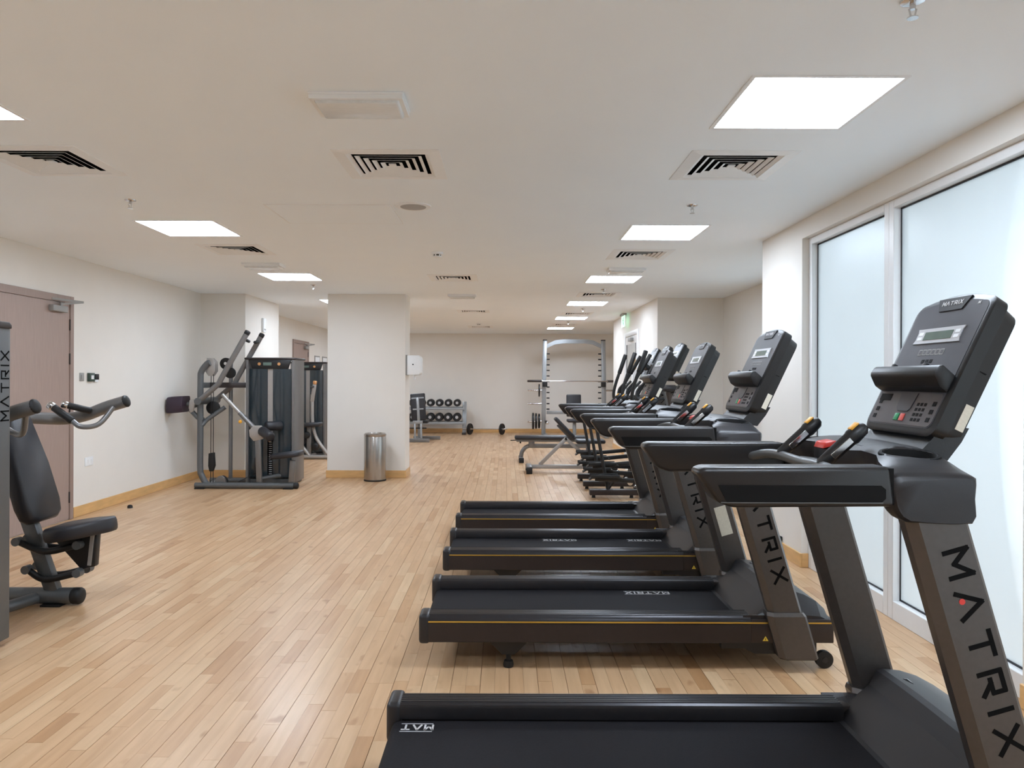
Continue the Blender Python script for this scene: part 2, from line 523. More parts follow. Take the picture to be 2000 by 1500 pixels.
# ---- windows: aluminium frame, black gasket, filmed panes
def window(name, X, panes, y0, y1, z1, depth=.055):
    t = thing(name, (X, (y0 + y1) / 2, 0), kind='structure')
    b = B()
    fw = .055
    for ya, yb in panes:
        b.box(X, X + depth, ya - fw, ya, 0, z1, bev=.003, seg=1).box(X, X + depth, yb, yb + fw, 0, z1, bev=.003, seg=1)
        b.box(X, X + depth, ya, yb, z1 - .05, z1, bev=.003, seg=1).box(X, X + depth, ya, yb, 0, .11, bev=.003, seg=1)
    b.obj('window_frame', M_TRIMW, t)
    for ya, yb in panes:
        g = B()
        gw = .011
        xg = X + depth - .014
        g.box(xg, xg + .01, ya, ya + gw, .11, z1 - .05).box(xg, xg + .01, yb - gw, yb, .11, z1 - .05)
        g.box(xg, xg + .01, ya, yb, .11, .11 + gw).box(xg, xg + .01, ya, yb, z1 - .05 - gw, z1 - .05)
        g.obj('gasket', M_GASK, t)
        B().box(xg + .003, xg + .009, ya + .002, yb - .002, .112, z1 - .052).obj('pane', M_GLASS, t)
    return t
window('window_1', XR + .05, [(WY0 + .055, 4.345), (4.455, WY1 - .055)], WY0, WY1, 2.46)
window('window_2', XA + .05, [(AW0 + .055, 7.9), (8.01, AW1 - .055)], AW0, AW1, AWZ)
window('window_fill', XR + .05, [(NW0 + .055, .245), (.355, NW1 - .055)], NW0, NW1, 2.46)  # added out of view; its cool daylight offsets the warm floor bounce
struct(B().box(XR + .08, XR + .16, WY0, WY1, -.0, .004), 'trim_1', M_TRIMW)
# outside: pale terrace and the soffit above it
struct(B().box(XR + .17, 40, -30, Y_END - .16, -.2, -.15).box(XA + .16, 40, Y_END - .16, 15, -.2, -.15), 'ground_terrace', M_CONC)
struct(B().box(XA + .15, 5.2, Y_END - .15, Y_END, -.15, 3.2), 'wall_sky_screen', M_CONC)  # added wall, covers the bright sky so the pane reads evenly toned
struct(B().box(XR + .17, 3.45, -3, Y_END - .17, 2.47, 2.62), 'roof_soffit', M_CONC)

# ---- doors
def hinge_door(name, Y0, Y1, H, X, s, hinge_far=True, closer=True):
    """flush veneer door in a frame on the wall face X, s = +1 facing +x"""
    t = thing(name, (X, (Y0 + Y1) / 2, 0), kind='structure')
    fw = .06
    b = B().box(X, X + s * .022, Y0, Y0 + fw, 0, H, bev=.003, seg=1).box(X, X + s * .022, Y1 - fw, Y1, 0, H, bev=.003, seg=1).box(X, X + s * .022, Y0 + fw, Y1 - fw, H - .07, H, bev=.003, seg=1)
    b.obj('door_frame', M_DOORF, t)
    lf = B().box(X, X + s * .012, Y0 + fw + .004, Y1 - fw - .004, .008, H - .074).obj('door_leaf', M_DOOR, t, smooth=False)
    hy = Y1 - fw - .002 if hinge_far else Y0 + fw + .002
    for z in (.22, H * .5, H * .72, H - .28):
        B().rod((X + s * .016, hy, z - .055), (X + s * .016, hy, z + .055), .008, seg=8).obj('hinge', M_FRAME, lf)
    if closer:
        c = B().box(X + s * .012, X + s * .062, hy - .34, hy - .1, H - .17, H - .11, bev=.008).obj('door_closer', M_GREYP, t)
        B().bar((X + s * .05, hy - .2, H - .095), (X + s * .16, hy - .02, H - .06), .012, .02, (0, 0, 1)).bar((X + s * .16, hy - .02, H - .06), (X + s * .02, hy - .3, H - .05), .012, .02, (0, 0, 1)).cyl((X + s * .05, hy - .2, H - .115), (X + s * .05, hy - .2, H - .08), .014, seg=10).obj('closer_arm', M_GREYP, c)
    else:
        B()
    return t
hinge_door('door_1', 6.03, 7.38, 2.20, XL, 1)
hinge_door('door_2', 15.02, 16.22, 2.20, XL, 1)
# glazed emergency exit door in the block
t = thing('door_3', (XR, 13.05, 0), kind='structure')
b = B().box(XR - .02, XR, 12.36, 12.44, 0, 2.25, bev=.003).box(XR - .02, XR, 13.66, 13.74, 0, 2.25, bev=.003).box(XR - .02, XR, 12.44, 13.66, 2.17, 2.25, bev=.003)
b.obj('door_frame', M_TRIMW, t)
lf = B().box(XR - .012, XR, 12.45, 12.57, .01, 2.16).box(XR - .012, XR, 13.53, 13.65, .01, 2.16).box(XR - .012, XR, 12.57, 13.53, .01, .25).box(XR - .012, XR, 12.57, 13.53, 2.03, 2.16).obj('door_leaf', M_TRIMW, t, smooth=False)
B().box(XR - .008, XR - .003, 12.57, 13.53, .25, 2.03).obj('pane', mat('pale_glass', (222, 226, 226), .12, var=.02), lf, smooth=False)
B().box(XR - .016, XR - .004, 12.575, 12.6, .25, 2.03).box(XR - .016, XR - .004, 13.5, 13.525, .25, 2.03).obj('gasket', M_GASK, lf, smooth=False)
B().box(XR - .07, XR - .012, 12.8, 13.05, 2.07, 2.13, bev=.008).obj('door_closer', M_GREYP, t)
# ------------------------------------------------------------------ ceiling fixtures
ORD = ['nearest', 'second', 'third', 'fourth', 'fifth', 'sixth', 'seventh']
def panel_light(x, y, label, group):
    t = thing('ceiling_light', (x, y, CEIL), label, 'light', group)
    b = B()
    a, c = PW - .006, PW + .012
    for (x0, x1, y0, y1) in ((-c, c, -c, -a), (-c, c, a, c), (-c, -a, -a, a), (a, c, -a, a)):
        b.box(x + x0, x + x1, y + y0, y + y1, CEIL - .004, CEIL + .03)
    b.obj('light_frame', M_WHITE, t, smooth=False)
    B().box(x - a, x + a, y - a, y + a, CEIL + .006, CEIL + .016).obj('diffuser', M_PANEL, t, smooth=False)
for x, y, side, k in PANELS:
    if k < 0:  # unseen pair continuing the rows, added to light the near field
        lab = 'added unseen square light panel behind the camera in the %s row' % side
    else:
        lab = 'square lit ceiling panel, %s from the camera in the %s row' % (ORD[k], side)
    panel_light(x, y, lab, 'square ceiling light panels')

def vent(x, y, label):
    t = thing('ceiling_vent', (x, y, CEIL), label, 'vent', 'square ceiling air diffusers')
    def sq(b, r0, z0, r1, z1, th=.0025):
        # one sloping square louver ring as a thin closed strip
        A = [(-1, -1), (1, -1), (1, 1), (-1, 1)]
        rows = []
        for r, z in ((r0, z0), (r1, z1), (r1, z1 + th), (r0, z0 + th)):
            rows.append([b.bm.verts.new((x + u * r, y + v * r, z)) for u, v in A])
        for i in range(4):
            for j in range(4):
                k = (j + 1) % 4; m = (i + 1) % 4
                b.bm.faces.new((rows[i][j], rows[i][k], rows[m][k], rows[m][j]))
    b = B()
    sq(b, VW + .02, CEIL - .003, VW - .045, CEIL - .008, .006)
    b.obj('vent_frame', M_WHITE, t, smooth=False)
    for k in range(5):
        ro = VW - .045 - k * .04
        b = B(); sq(b, ro - .021, CEIL + .004, ro, CEIL - .006, .0015)
        b.obj('louver', M_WHITE, t, smooth=False)
    B().box(x - .02, x + .02, y - .02, y + .02, CEIL - .004, CEIL + .002).obj('vent_core', M_WHITE, t, smooth=False)
    b = B()
    v = VW
    b.poly([(x - v, y - v, CEIL + .1), (x + v, y - v, CEIL + .1), (x + v, y + v, CEIL + .1), (x - v, y + v, CEIL + .1)])
    for (a, c) in (((-v, -v), (v, -v)), ((v, -v), (v, v)), ((v, v), (-v, v)), ((-v, v), (-v, -v))):
        b.poly([(x + a[0], y + a[1], CEIL), (x + c[0], y + c[1], CEIL), (x + c[0], y + c[1], CEIL + .1), (x + a[0], y + a[1], CEIL + .1)])
    b.obj('plenum', M_DARKV, t, smooth=False)
VL = ['white square ceiling diffuser above the treadmill nearest the camera', 'white square ceiling diffuser in the middle row beside the near rectangular fixture',
      'white square ceiling diffuser cut by the left edge of the picture', 'white square ceiling diffuser second along the window side',
      'white square ceiling diffuser between the two left light panels', 'white square ceiling diffuser just behind the smoke detector',
      'white square ceiling diffuser third along the window side', 'white square ceiling diffuser fourth along the window side',
      'small far ceiling diffuser in the middle row in front of the far detector', 'white square ceiling diffuser above the squat rack', 'farthest ceiling diffuser of the middle row']
for (x, y), l in zip(VENTS, VL):
    vent(x, y, l)

def bulkhead(x, y, label):
    t = thing('emergency_light', (x, y, CEIL), label, 'light fixture', 'rectangular emergency light fixtures')
    B().box(x - .2, x + .2, y - .115, y + .115, CEIL - .012, CEIL, bev=.004).obj('base_plate', M_WHITE, t)
    b = B().prism([(x - .185, CEIL - .012), (x + .185, CEIL - .012), (x + .172, CEIL - .045), (x - .172, CEIL - .045)], 'y', y - .095, y + .095, bev=.008)
    b.obj('lens', mat('ribbed_lens', (222, 227, 230), .25, var=.06, scale=30, stretch=(1, 14, 1)), t)
    b = B().box(x - .196, x + .196, y - .112, y - .088, CEIL - .03, CEIL - .012).box(x - .196, x + .196, y + .088, y + .112, CEIL - .03, CEIL - .012)
    b.box(x - .196, x - .176, y - .088, y + .088, CEIL - .03, CEIL - .012).box(x + .176, x + .196, y - .088, y + .088, CEIL - .03, CEIL - .012)
    b.obj('rim', M_WHITE, t, smooth=False)
bulkhead(-.63, 3.21, 'large white rectangular fixture on the ceiling nearest the camera')
bulkhead(-2.54, 7.8, 'grey rectangular ceiling fixture beyond the left diffuser')
bulkhead(1.305, 8.05, 'grey rectangular ceiling fixture between two panels on the window side')
bulkhead(-.62, 10.6, 'grey rectangular ceiling fixture to the right of the pillar top')

def sprinkler(x, y, label):
    t = thing('sprinkler_head', (x, y, CEIL), label, 'sprinkler', 'chrome ceiling sprinklers')
    B().lathe([(.038, 0), (.036, -.006), (.016, -.012)], (x, y, CEIL), seg=16).obj('escutcheon', M_CHROME, t)
    b = B().cyl((x, y, CEIL - .01), (x, y, CEIL - .03), .009, seg=10).bar((x - .012, y, CEIL - .028), (x - .005, y, CEIL - .055), .004, .004).bar((x + .012, y, CEIL - .028), (x + .005, y, CEIL - .055), .004, .004)
    b.obj('yoke', M_CHROME, t)
    B().lathe([(.017, -.055), (.017, -.058), (.004, -.058)], (x, y, CEIL), seg=12).obj('deflector', M_CHROME, t)
sprinkler(1.28, 2.34, 'chrome sprinkler head at the top right edge of the picture')
sprinkler(-2.53, 5.0, 'chrome sprinkler head in front of the left lit panel')
sprinkler(1.277, 5.09, 'chrome sprinkler head between first and second window-side panels')
sprinkler(-2.46, 9.5, 'chrome sprinkler head left of the pillar top')
sprinkler(1.30, 9.85, 'chrome sprinkler head behind the third window-side panel')
sprinkler(1.30, 12.5, 'small chrome sprinkler head behind the fourth window-side panel')
sprinkler(1.30, 15.4, 'small chrome sprinkler head behind the fifth window-side panel')
def smoke(x, y, label):
    t = thing('smoke_detector', (x, y, CEIL), label, 'smoke detector', 'ceiling smoke detectors')
    B().lathe([(.055, 0), (.055, -.016), (.046, -.02)], (x, y, CEIL)).obj('detector_base', M_WHITE, t)
    B().lathe([(.036, -.02), (.036, -.034)], (x, y, CEIL)).obj('sensor_chamber', M_BLACK, t)
    B().lathe([(.044, -.034), (.04, -.044), (.01, -.05)], (x, y, CEIL)).obj('detector_cap', M_WHITE, t)
    b = B()
    for k in range(6):
        a = k * PI / 3 + .2
        b.bar((x + .038 * math.cos(a), y + .038 * math.sin(a), CEIL - .019), (x + .038 * math.cos(a), y + .038 * math.sin(a), CEIL - .036), .012, .006, (math.cos(a), math.sin(a), 0))
    b.obj('cage', M_WHITE, t)
smoke(-.65, 7.04, 'white smoke detector on the ceiling behind the round speaker')
smoke(-.57, 15.9, 'small white smoke detector near the far wall')
t = thing('ceiling_speaker', (-.643, 5.15, CEIL), 'round grey ceiling speaker with white ring', 'speaker')
B().lathe([(.125, 0), (.122, -.006), (.09, -.008), (.09, 0)], (-.643, 5.15, CEIL), seg=32).obj('speaker_ring', M_WHITE, t)
B().lathe([(.0905, -.002), (.088, -.009), (.03, -.011)], (-.643, 5.15, CEIL), seg=32).obj('speaker_grille', M_MESH, t)
t = thing('access_panel', (-1.23, 5.42, CEIL), 'faint flush access panel in the ceiling left of the speaker', 'access panel')
B().box(-1.66, -.80, 5.12, 5.72, CEIL - .003, CEIL - .0003).obj('hatch', M_CEIL, t, smooth=False)
b = B()
for (x0, x1, y0, y1) in ((-1.672, -.788, 5.108, 5.116), (-1.672, -.788, 5.724, 5.732), (-1.672, -1.664, 5.116, 5.724), (-.796, -.788, 5.116, 5.724)):
    b.box(x0, x1, y0, y1, CEIL - .0025, CEIL - .0003)
b.obj('hatch_trim', M_WHITE, t, smooth=False)

# exit sign under the ceiling above the glazed door
t = thing('exit_sign', (2.14, 13.5, CEIL), 'green and white exit sign hanging above the glazed door', 'exit sign')
B().box(2.11, 2.17, 13.3, 13.7, CEIL - .04, CEIL, bev=.004).obj('sign_housing', M_GREYP, t)
B().box(2.135, 2.145, 13.31, 13.69, CEIL - .24, CEIL - .04).obj('sign_face', M_EXIT, t, smooth=False)
b = B()
yy = 13.5445
b.cyl((2.04, yy, CEIL - .085), (2.04, yy + .0005, CEIL - .085), .014, seg=10)
for p, q in (((2.035, -.1), (2.05, -.15)), ((2.05, -.15), (2.02, -.2)), ((2.05, -.15), (2.085, -.19)), ((2.036, -.105), (2.0, -.135)), ((2.04, -.105), (2.075, -.125))):
    b.bar((p[0], yy, CEIL + p[1]), (q[0], yy, CEIL + q[1]), .012, .001)
b.bar((2.12, yy, CEIL - .07), (2.12, yy, CEIL - .22), .03, .001).bar((1.955, yy, CEIL - .145), (1.99, yy, CEIL - .145), .012, .001)
b.xf(Matrix.Translation((2.1345, 13.5, 0)) @ Matrix.Rotation(R(-90), 4, 'Z') @ Matrix.Translation((-2.04, -yy, 0))).obj('pictogram', M_EXITG, t, smooth=False)

# ------------------------------------------------------------------ treadmill (built once, x 0..2 forward, y 0 near .. .76 far)
TW = .76
def mir(f):
    """run f for the near side and for the far side"""
    f(lambda y: y); f(lambda y: TW - y)
def build_treadmill():
    t = thing('treadmill', (0, 0, 0))
    # deck: underframe, belt, side rails
    B().box(.05, 1.98, .06, .70, .125, .165).box(.05, 1.98, .10, .66, .165, .19).obj('deck_frame', M_BLACK, t, smooth=False)
    b = B()
    n = 8
    prof = [(1.62, .203)] + [(.05, .203)] + [(.05 - .036 * math.sin(k * PI / n), .167 + .036 * math.cos(k * PI / n)) for k in range(1, n + 1)] + [(1.62, .131)]
    b.prism(prof, 'y', .122, .638)
    b.obj('belt', M_BELT, t)
    def rail(S):
        q = [(.004, .128), (0, .135), (0, .222), (.003, .236), (.012, .25), (.022, .257)]
        k = .026
        while k < .098:
            q += [(k, .2585), (k + .007, .2585), (k + .009, .2545), (k + .013, .2545)]
            k += .0145
        q += [(.104, .2585), (.114, .254), (.118, .244), (.118, .205), (.10, .20), (.10, .128)]
        r = B().prism([(S(y), z) for y, z in q], 'x', .03, 1.60).obj('side_rail', M_RIB, t, ang=25)
        B().box(.034, 1.60, *sorted((S(-.0012), S(.004))), .133, .219).obj('rail_skirt', M_FRAME, r, smooth=False)
        B().box(.034, 2.0, *sorted((S(-.002), S(.006))), .2245, .2305).obj('gold_stripe', M_GOLD, r, smooth=False)
        # rear end cap
        b = B().box(-.004, .05, *sorted((S(-.005), S(.122))), .12, .263, bev=.017, seg=3)
        b.obj('end_cap', M_SATIN, t)
        # front side panel with plate and warning sticker
        b = B().box(1.60, 2.0, *sorted((S(0), S(.09))), .13, .2445, bev=.006)
        f = b.obj('side_panel', M_FRAME, t)
        B().prism([(1.46, .131), (1.92, .131), (1.92, .075), (1.62, .075), (1.57, .1), (1.46, .1)], 'y', *sorted((S(.012), S(.05)))).obj('mount_plate', M_BLACK, t)
        tri = [(1.655, .141), (1.683, .141), (1.669, .164)]
        B().prism(tri, 'y', *sorted((S(-.0012), S(.001)))).obj('warning_sticker', M_WARN, f, smooth=False)
        B().prism([(1.667, .145), (1.671, .145), (1.6695, .157), (1.6685, .157)], 'y', *sorted((S(-.0016), S(.001)))).obj('warning_mark', M_INK, f, smooth=False)
        # rear foot on its bracket
        B().prism([(.33, .128), (.53, .128), (.46, .06), (.40, .06)], 'y', *sorted((S(.03), S(.045)))).obj('foot_bracket', M_BLACK, t, smooth=False)
        B().lathe([(.012, .06), (.012, .035), (.022, .03), (.026, .012), (.024, 0)], (.43, S(.038), 0), seg=14).obj('foot', M_RUB, t)
        # transport wheel
        w = B().lathe([(.03, -.016), (.042, -.013), (.042, .013), (.03, .016)], (1.965, S(.035), .042), 'y', seg=24).obj('wheel', M_RUB, t)
        B().lathe([(.014, -.019), (.014, .019)], (1.965, S(.035), .042), 'y', seg=12).obj('wheel_hub', M_SATIN, w)
        # upright with foot box; cross-section chamfered on the user side
        def sec(z, grow=0.0, x_add=0.0):
            xc = 1.54 + (1.03 - z) * .29 + x_add
            hw = .08 + grow
            y0, y1 = -.03 - grow, .045 + grow
            return [Vector((xc + u, S(v), z)) for u, v in ((-hw, y0 + .022), (-hw + .026, y0), (hw - .012, y0), (hw, y0 + .012), (hw, y1 - .012), (hw - .012, y1), (-hw + .026, y1), (-hw, y1 - .022))]
        u = B().loft([sec(.2), sec(1.045)]).obj('upright', M_UPR, t, ang=20)
        B().loft([sec(.06, .006), sec(.07, .013), sec(.27, .013), sec(.287, .006)]).obj('upright_boot', M_MACHD if False else M_UPR, t, ang=20)
        # MATRIX down the outer face, reading downwards
        if S(0) == 0:
            dn = Vector((.29, 0, -1)).normalized()
            zt = .955
            org = Vector((1.54 + (1.03 - zt) * .29, -.0302, zt)) - dn.cross(Vector((0, -1, 0))) * 0.0
            Vd = Vector((1, 0, .29)).normalized()
            bl = B(); lettering(bl, 'MATRIX', org - Vd * .024 + Vector((.012, 0, 0)), dn, Vd, .062, stroke=.2, gap=.62, total=.545)
            bl.obj('lettering', M_INK, u, smooth=False)
            # red dot inside the A
            p = org + dn * .133 - Vd * .012 + Vector((.012, 0, 0))
            B().cyl(p, p + Vector((0, -.0012, 0)), .008, seg=10).obj('logo_dot', M_RED, u)
        # handrail
        h = B().prism([(.905, 1.158), (.925, 1.172), (1.41, 1.174), (1.424, 1.07), (1.0, 1.066), (.962, 1.08)], 'y', *sorted((S(-.036), S(.046))), bev=.014, seg=3)
        h = h.obj('handrail', M_RAILP, t)
        B().prism([(.962, 1.126), (1.385, 1.126), (1.397, 1.116), (1.397, 1.092), (1.387, 1.083), (.985, 1.081)], 'y', *sorted((S(-.0375), S(-.03)))).obj('grip_inlay', M_PANELD, h, smooth=False)
        b = B().box(.97, 1.39, *sorted((S(-.0378), S(-.034))), 1.0795, 1.082).obj('inlay_edge', M_MACHD, h, smooth=False)
        B().box(1.405, 1.42, *sorted((S(-.032), S(.042))), 1.075, 1.17).obj('joint_seam', M_PANELD, h, smooth=False)
        # sensor grip
        gy = S(.22)
        g = B()
        p0, p1 = Vector((1.335, gy, 1.148)), Vector((1.462, gy, 1.262))
        d = (p1 - p0).normalized(); a = Vector((0, 1, 0)); c = d.cross(a)
        secs = []
        for f_, wd, th in ((0, .012, .014), (.04, .016, .019), (.3, .018, .021), (.68, .019, .022), (.74, .022, .025), (.97, .022, .021), (1.03, .014, .012)):
            p = p0 + (p1 - p0) * f_
            secs.append([p + a * (wd * math.cos(k * PI / 6)) + c * (th * math.sin(k * PI / 6)) for k in range(12)])
        g.loft(secs)
        g = g.obj('sensor_grip', M_BLACK, t)
        outy = -1 if S(0) == 0 else 1
        M = Matrix.Translation(p0) @ Matrix((( d.x, 0, c.x, 0), (d.y, 1, c.y, 0), (d.z, 0, c.z, 0), (0, 0, 0, 1)))
        for sg in (-1, 1):
            B().box(.04, .115, min(sg * .0165, sg * .0195), max(sg * .0165, sg * .0195), -.008, .010, bev=.001, seg=1, M=M).obj('sensor_plate', M_CHROME, g)
        up = 1 if c.z > 0 else -1
        B().box(.135, .165, -.013, .013, min(up * .019, up * .0245), max(up * .019, up * .0245), bev=.002, M=M).obj('thumb_button', M_ORANGE, g)
        # cup holder liner
        cx, cy = 1.535, S(.105)
        sl = .21 if S(0) == 0 else -.21
        k = B()
        secs = []
        for r_, z_ in ((.062, .0), (.060, .0055), (.054, .006), (.050, .001), (.046, -.03), (.040, -.062)):
            secs.append([Vector((cx + r_ * math.cos(2 * PI * j / 28) * 1.36, cy + r_ * math.sin(2 * PI * j / 28) * .95, 1.190 + z_ + sl * r_ * math.sin(2 * PI * j / 28) * .95)) for j in range(28)])
        k.loft(secs, cap=False)
        k.poly(secs[-1])
        k.obj('cup_rim', M_PANELD, t)
    mir(rail)
    # console base shell bridging the uprights
    S_ = {-.036: [(1.428, 1.128), (1.5, 1.138), (1.6, 1.144), (1.628, 1.14), (1.628, 1.09), (1.622, 1.03), (1.462, 1.035), (1.428, 1.072)],
          -.026: [(1.42, 1.146), (1.5, 1.153), (1.6, 1.154), (1.637, 1.144), (1.635, 1.09), (1.628, 1.026), (1.457, 1.03), (1.422, 1.07)],
          .01: [(1.416, 1.168), (1.5, 1.172), (1.6, 1.166), (1.647, 1.145), (1.642, 1.09), (1.63, 1.026), (1.455, 1.03), (1.42, 1.07)],
          .055: [(1.424, 1.178), (1.51, 1.19), (1.61, 1.178), (1.655, 1.147), (1.65, 1.09), (1.63, 1.03), (1.465, 1.035), (1.43, 1.075)],
          .12: [(1.45, 1.19), (1.53, 1.206), (1.62, 1.194), (1.665, 1.15), (1.66, 1.11), (1.63, 1.07), (1.49, 1.075), (1.47, 1.095)],
          .22: [(1.455, 1.193), (1.535, 1.214), (1.63, 1.2), (1.672, 1.152), (1.66, 1.115), (1.63, 1.085), (1.5, 1.085), (1.47, 1.1)],
          .31: [(1.415, 1.186), (1.53, 1.215), (1.63, 1.202), (1.675, 1.153), (1.66, 1.115), (1.63, 1.085), (1.48, 1.085), (1.43, 1.10)],
          .38: [(1.40, 1.184), (1.53, 1.216), (1.63, 1.203), (1.676, 1.153), (1.66, 1.115), (1.63, 1.085), (1.475, 1.085), (1.42, 1.10)]}
    keys = sorted(S_)
    secs = [[Vector((x, y, z)) for x, z in S_[y]] for y in keys] + [[Vector((x, TW - y, z)) for x, z in S_[y]] for y in keys[-2::-1]]
    # smooth the loft a little with in-between sections
    fine = []
    for a, c in zip(secs, secs[1:]):
        for k in range(3):
            fine.append([p.lerp(q, k / 3) for p, q in zip(a, c)])
    fine.append(secs[-1])
    def roundloop(q):
        n = len(q); out = []
        for i in range(n):
            a, b_, c, d = q[i - 1], q[i], q[(i + 1) % n], q[(i + 2) % n]
            for k in range(3):
                u = k / 3
                out.append(b_.lerp(c, u) * .35 + .65 * .5 * ((2 * b_) + (c - a) * u + (2 * a - 5 * b_ + 4 * c - d) * u * u + (-a + 3 * b_ - 3 * c + d) * u ** 3))
        return out
    fine = [roundloop(q) for q in fine]
    shell = B().loft(fine).obj('dash_shell', M_SATIN, t, ang=50)
    cutb = B()
    for cy in (.105, TW - .105):
        cutb.loft([[Vector((1.535 + r_ * 1.36 * math.cos(2 * PI * j / 24), cy + r_ * .95 * math.sin(2 * PI * j / 24), z_)) for j in range(24)] for r_, z_ in ((.052, 1.115), (.052, 1.3))])
    cut = cutb.obj('cutter', M_BLACK)
    md = shell.modifiers.new('cup', 'BOOLEAN'); md.object = cut; md.operation = 'DIFFERENCE'; md.solver = 'EXACT'
    bpy.context.view_layer.update()
    dg = bpy.context.evaluated_depsgraph_get()
    me = bpy.data.meshes.new_from_object(shell.evaluated_get(dg))
    shell.modifiers.clear(); shell.data = me
    bpy.data.objects.remove(cut)
    # crease line round the shell
    # dash control: red stop key, small keys
    B().prism([(1.395, 1.186), (1.44, 1.196), (1.44, 1.212), (1.405, 1.206)], 'y', .345, .415, bev=.004).obj('stop_button', M_RED, t)
    for yy in (.27, .47):
        B().box(1.47, 1.50, yy - .02, yy + .02, 1.195, 1.2055, bev=.002).obj('dash_key', M_BLACK, t)
    # bar that carries the grips, bowed between the handrails
    B().tube([(1.30, .04, 1.125), (1.325, .11, 1.140), (1.338, .2, 1.146), (1.342, .38, 1.142), (1.338, .56, 1.146), (1.325, .65, 1.140), (1.30, .72, 1.125)], .016, seg=12).obj('grip_bar', M_MACHD, t)
    B().bar((1.35, .38, 1.142), (1.46, .38, 1.13), .03, .09, bev=.006).obj('bar_bracket', M_BLACK, t)
    # motor hood: scooped surface between the uprights
    px = [(1.565, .20), (1.60, .206), (1.64, .245), (1.70, .305), (1.712, .318), (1.738, .372), (1.76, .378), (1.82, .372), (1.88, .352), (1.94, .318), (1.98, .28), (2.0, .235)]
    ysn = [.012, .035, .07, .125, .17, .24, .31, .38, .45, .52, .59, .635, .69, .725, .748]
    def hz(x, z, y):
        u = min(y, TW - y)
        edge0 = .2605
        wv = min(1, max(0, (u - .012) / (.075 if z < edge0 else .05))); wv = wv * wv * (3 - 2 * wv)
        edge = edge0 if x < 1.93 else .2605 - (x - 1.93) * .5
        bow = 1 - ((y - .38) / .42) ** 2 * .12
        return edge + (z * 1.0 - edge) * wv * (bow if z > edge else 1)
    b = B()
    rows = [[b.bm.verts.new((x, y, hz(x, z, y))) for y in ysn] for x, z in px]
    low = [[b.bm.verts.new((x, y, .185 if x < 1.95 else .15)) for y in ysn] for x, z in px]
    for r0, r1 in zip(rows, rows[1:]):
        for i in range(len(ysn) - 1):
            b.bm.faces.new((r0[i], r0[i + 1], r1[i + 1], r1[i]))
    nx = len(px)
    for i in range(nx - 1):
        b.bm.faces.new((rows[i][0], rows[i + 1][0], low[i + 1][0], low[i][0]))
        b.bm.faces.new((rows[i][-1], low[i][-1], low[i + 1][-1], rows[i + 1][-1]))
    for i in range(len(ysn) - 1):
        b.bm.faces.new((rows[0][i], low[0][i], low[0][i + 1], rows[0][i + 1]))
        b.bm.faces.new((rows[-1][i], rows[-1][i + 1], low[-1][i + 1], low[-1][i]))
    hd = b.obj('motor_hood', M_SATIN, t, ang=15)
    bz = B().box(1.775, 1.80, .545, .60, .366, .3715, bev=.002).obj('hood_badge', M_SILV, hd)
    B().box(1.780, 1.795, .551, .594, .371, .3725).obj('badge_inlay', M_INK, hd, smooth=False)
    # rear belt guard
    # ---- console
    Mc = Matrix.Translation((1.644, .38, 1.251)) @ Matrix(((0, .428, -.904, 0), (1, 0, 0, 0), (0, .904, .428, 0), (0, 0, 0, 1)))
    def outline(w_, h0, h1, r, arch, n=8):
        """rounded plate outline in (s,u): bottom h0, top h1 with an arch"""
        pts = []
        for (cx, cy, a0) in ((w_ - r, h0 + r, -90), (w_ - r, h1 - r, 0)):
            for k in range(6):
                a = R(a0 + 18 * k)
                pts.append((cx + r * math.cos(a), cy + r * math.sin(a)))
        for k in range(1, n):
            s_ = (w_ - r) * (1 - 2 * k / n)
            pts.append((s_, h1 + arch * (1 - (s_ / (w_ - r)) ** 2)))
        for (cx, cy, a0) in ((-w_ + r, h1 - r, 90), (-w_ + r, h0 + r, 180)):
            for k in range(6):
                a = R(a0 + 18 * k)
                pts.append((cx + r * math.cos(a), cy + r * math.sin(a)))
        return pts
    def plate(w_, h0, h1, r, arch, n0, n1, m, name, par, bev=0.0, tap=0.0):
        b = B()
        o0 = outline(w_, h0, h1, r, arch)
        o1 = outline(w_ - tap, h0 + tap, h1 - tap, r, arch)
        ss = []
        if bev:
            oi = outline(w_ - bev, h0 + bev, h1 - bev, r, arch)
            ss = [[Mc @ Vector((s_, u, n1)) for s_, u in oi], [Mc @ Vector((s_, u, n1 - bev * .7)) for s_, u in o0]]
        else:
            ss = [[Mc @ Vector((s_, u, n1)) for s_, u in o0]]
        ss.append([Mc @ Vector((s_, u, n0)) for s_, u in o1])
        b.loft(ss)
        return b.obj(name, m, par, ang=35)
    con = plate(.203, -.016, .442, .035, .02, -.042, .004, M_CONS, 'console', t, bev=.008, tap=.004)
    plate(.197, -.01, .425, .04, .018, -.088, -.042, M_CONS, 'console_back', t, bev=0, tap=.010)
    B().box(-.1955, -.190, .215, .2175, -.070, -.0415, M=Mc).obj('housing_seam', M_PANELD, con, smooth=False)
    # neck down into the dash
    b = B()
    b.loft([[Vector((x, y, z)) for x, y, z in q] for q in (
        [(1.60, .19, 1.18), (1.69, .19, 1.165), (1.69, .57, 1.165), (1.60, .57, 1.18)],
        [(1.655, .195, 1.235), (1.735, .195, 1.22), (1.735, .565, 1.22), (1.655, .565, 1.235)],
        [(1.69, .2, 1.27), (1.76, .2, 1.26), (1.76, .56, 1.26), (1.69, .56, 1.27)])])
    b.obj('console_neck', M_BLACK, t)
    plate(.184, .006, .425, .022, .016, .0035, .0052, M_FACE, 'face_plate', con)
    plate(.180, .010, .118, .02, 0, .005, .0062, M_FACE2, 'keypad_plate', con)
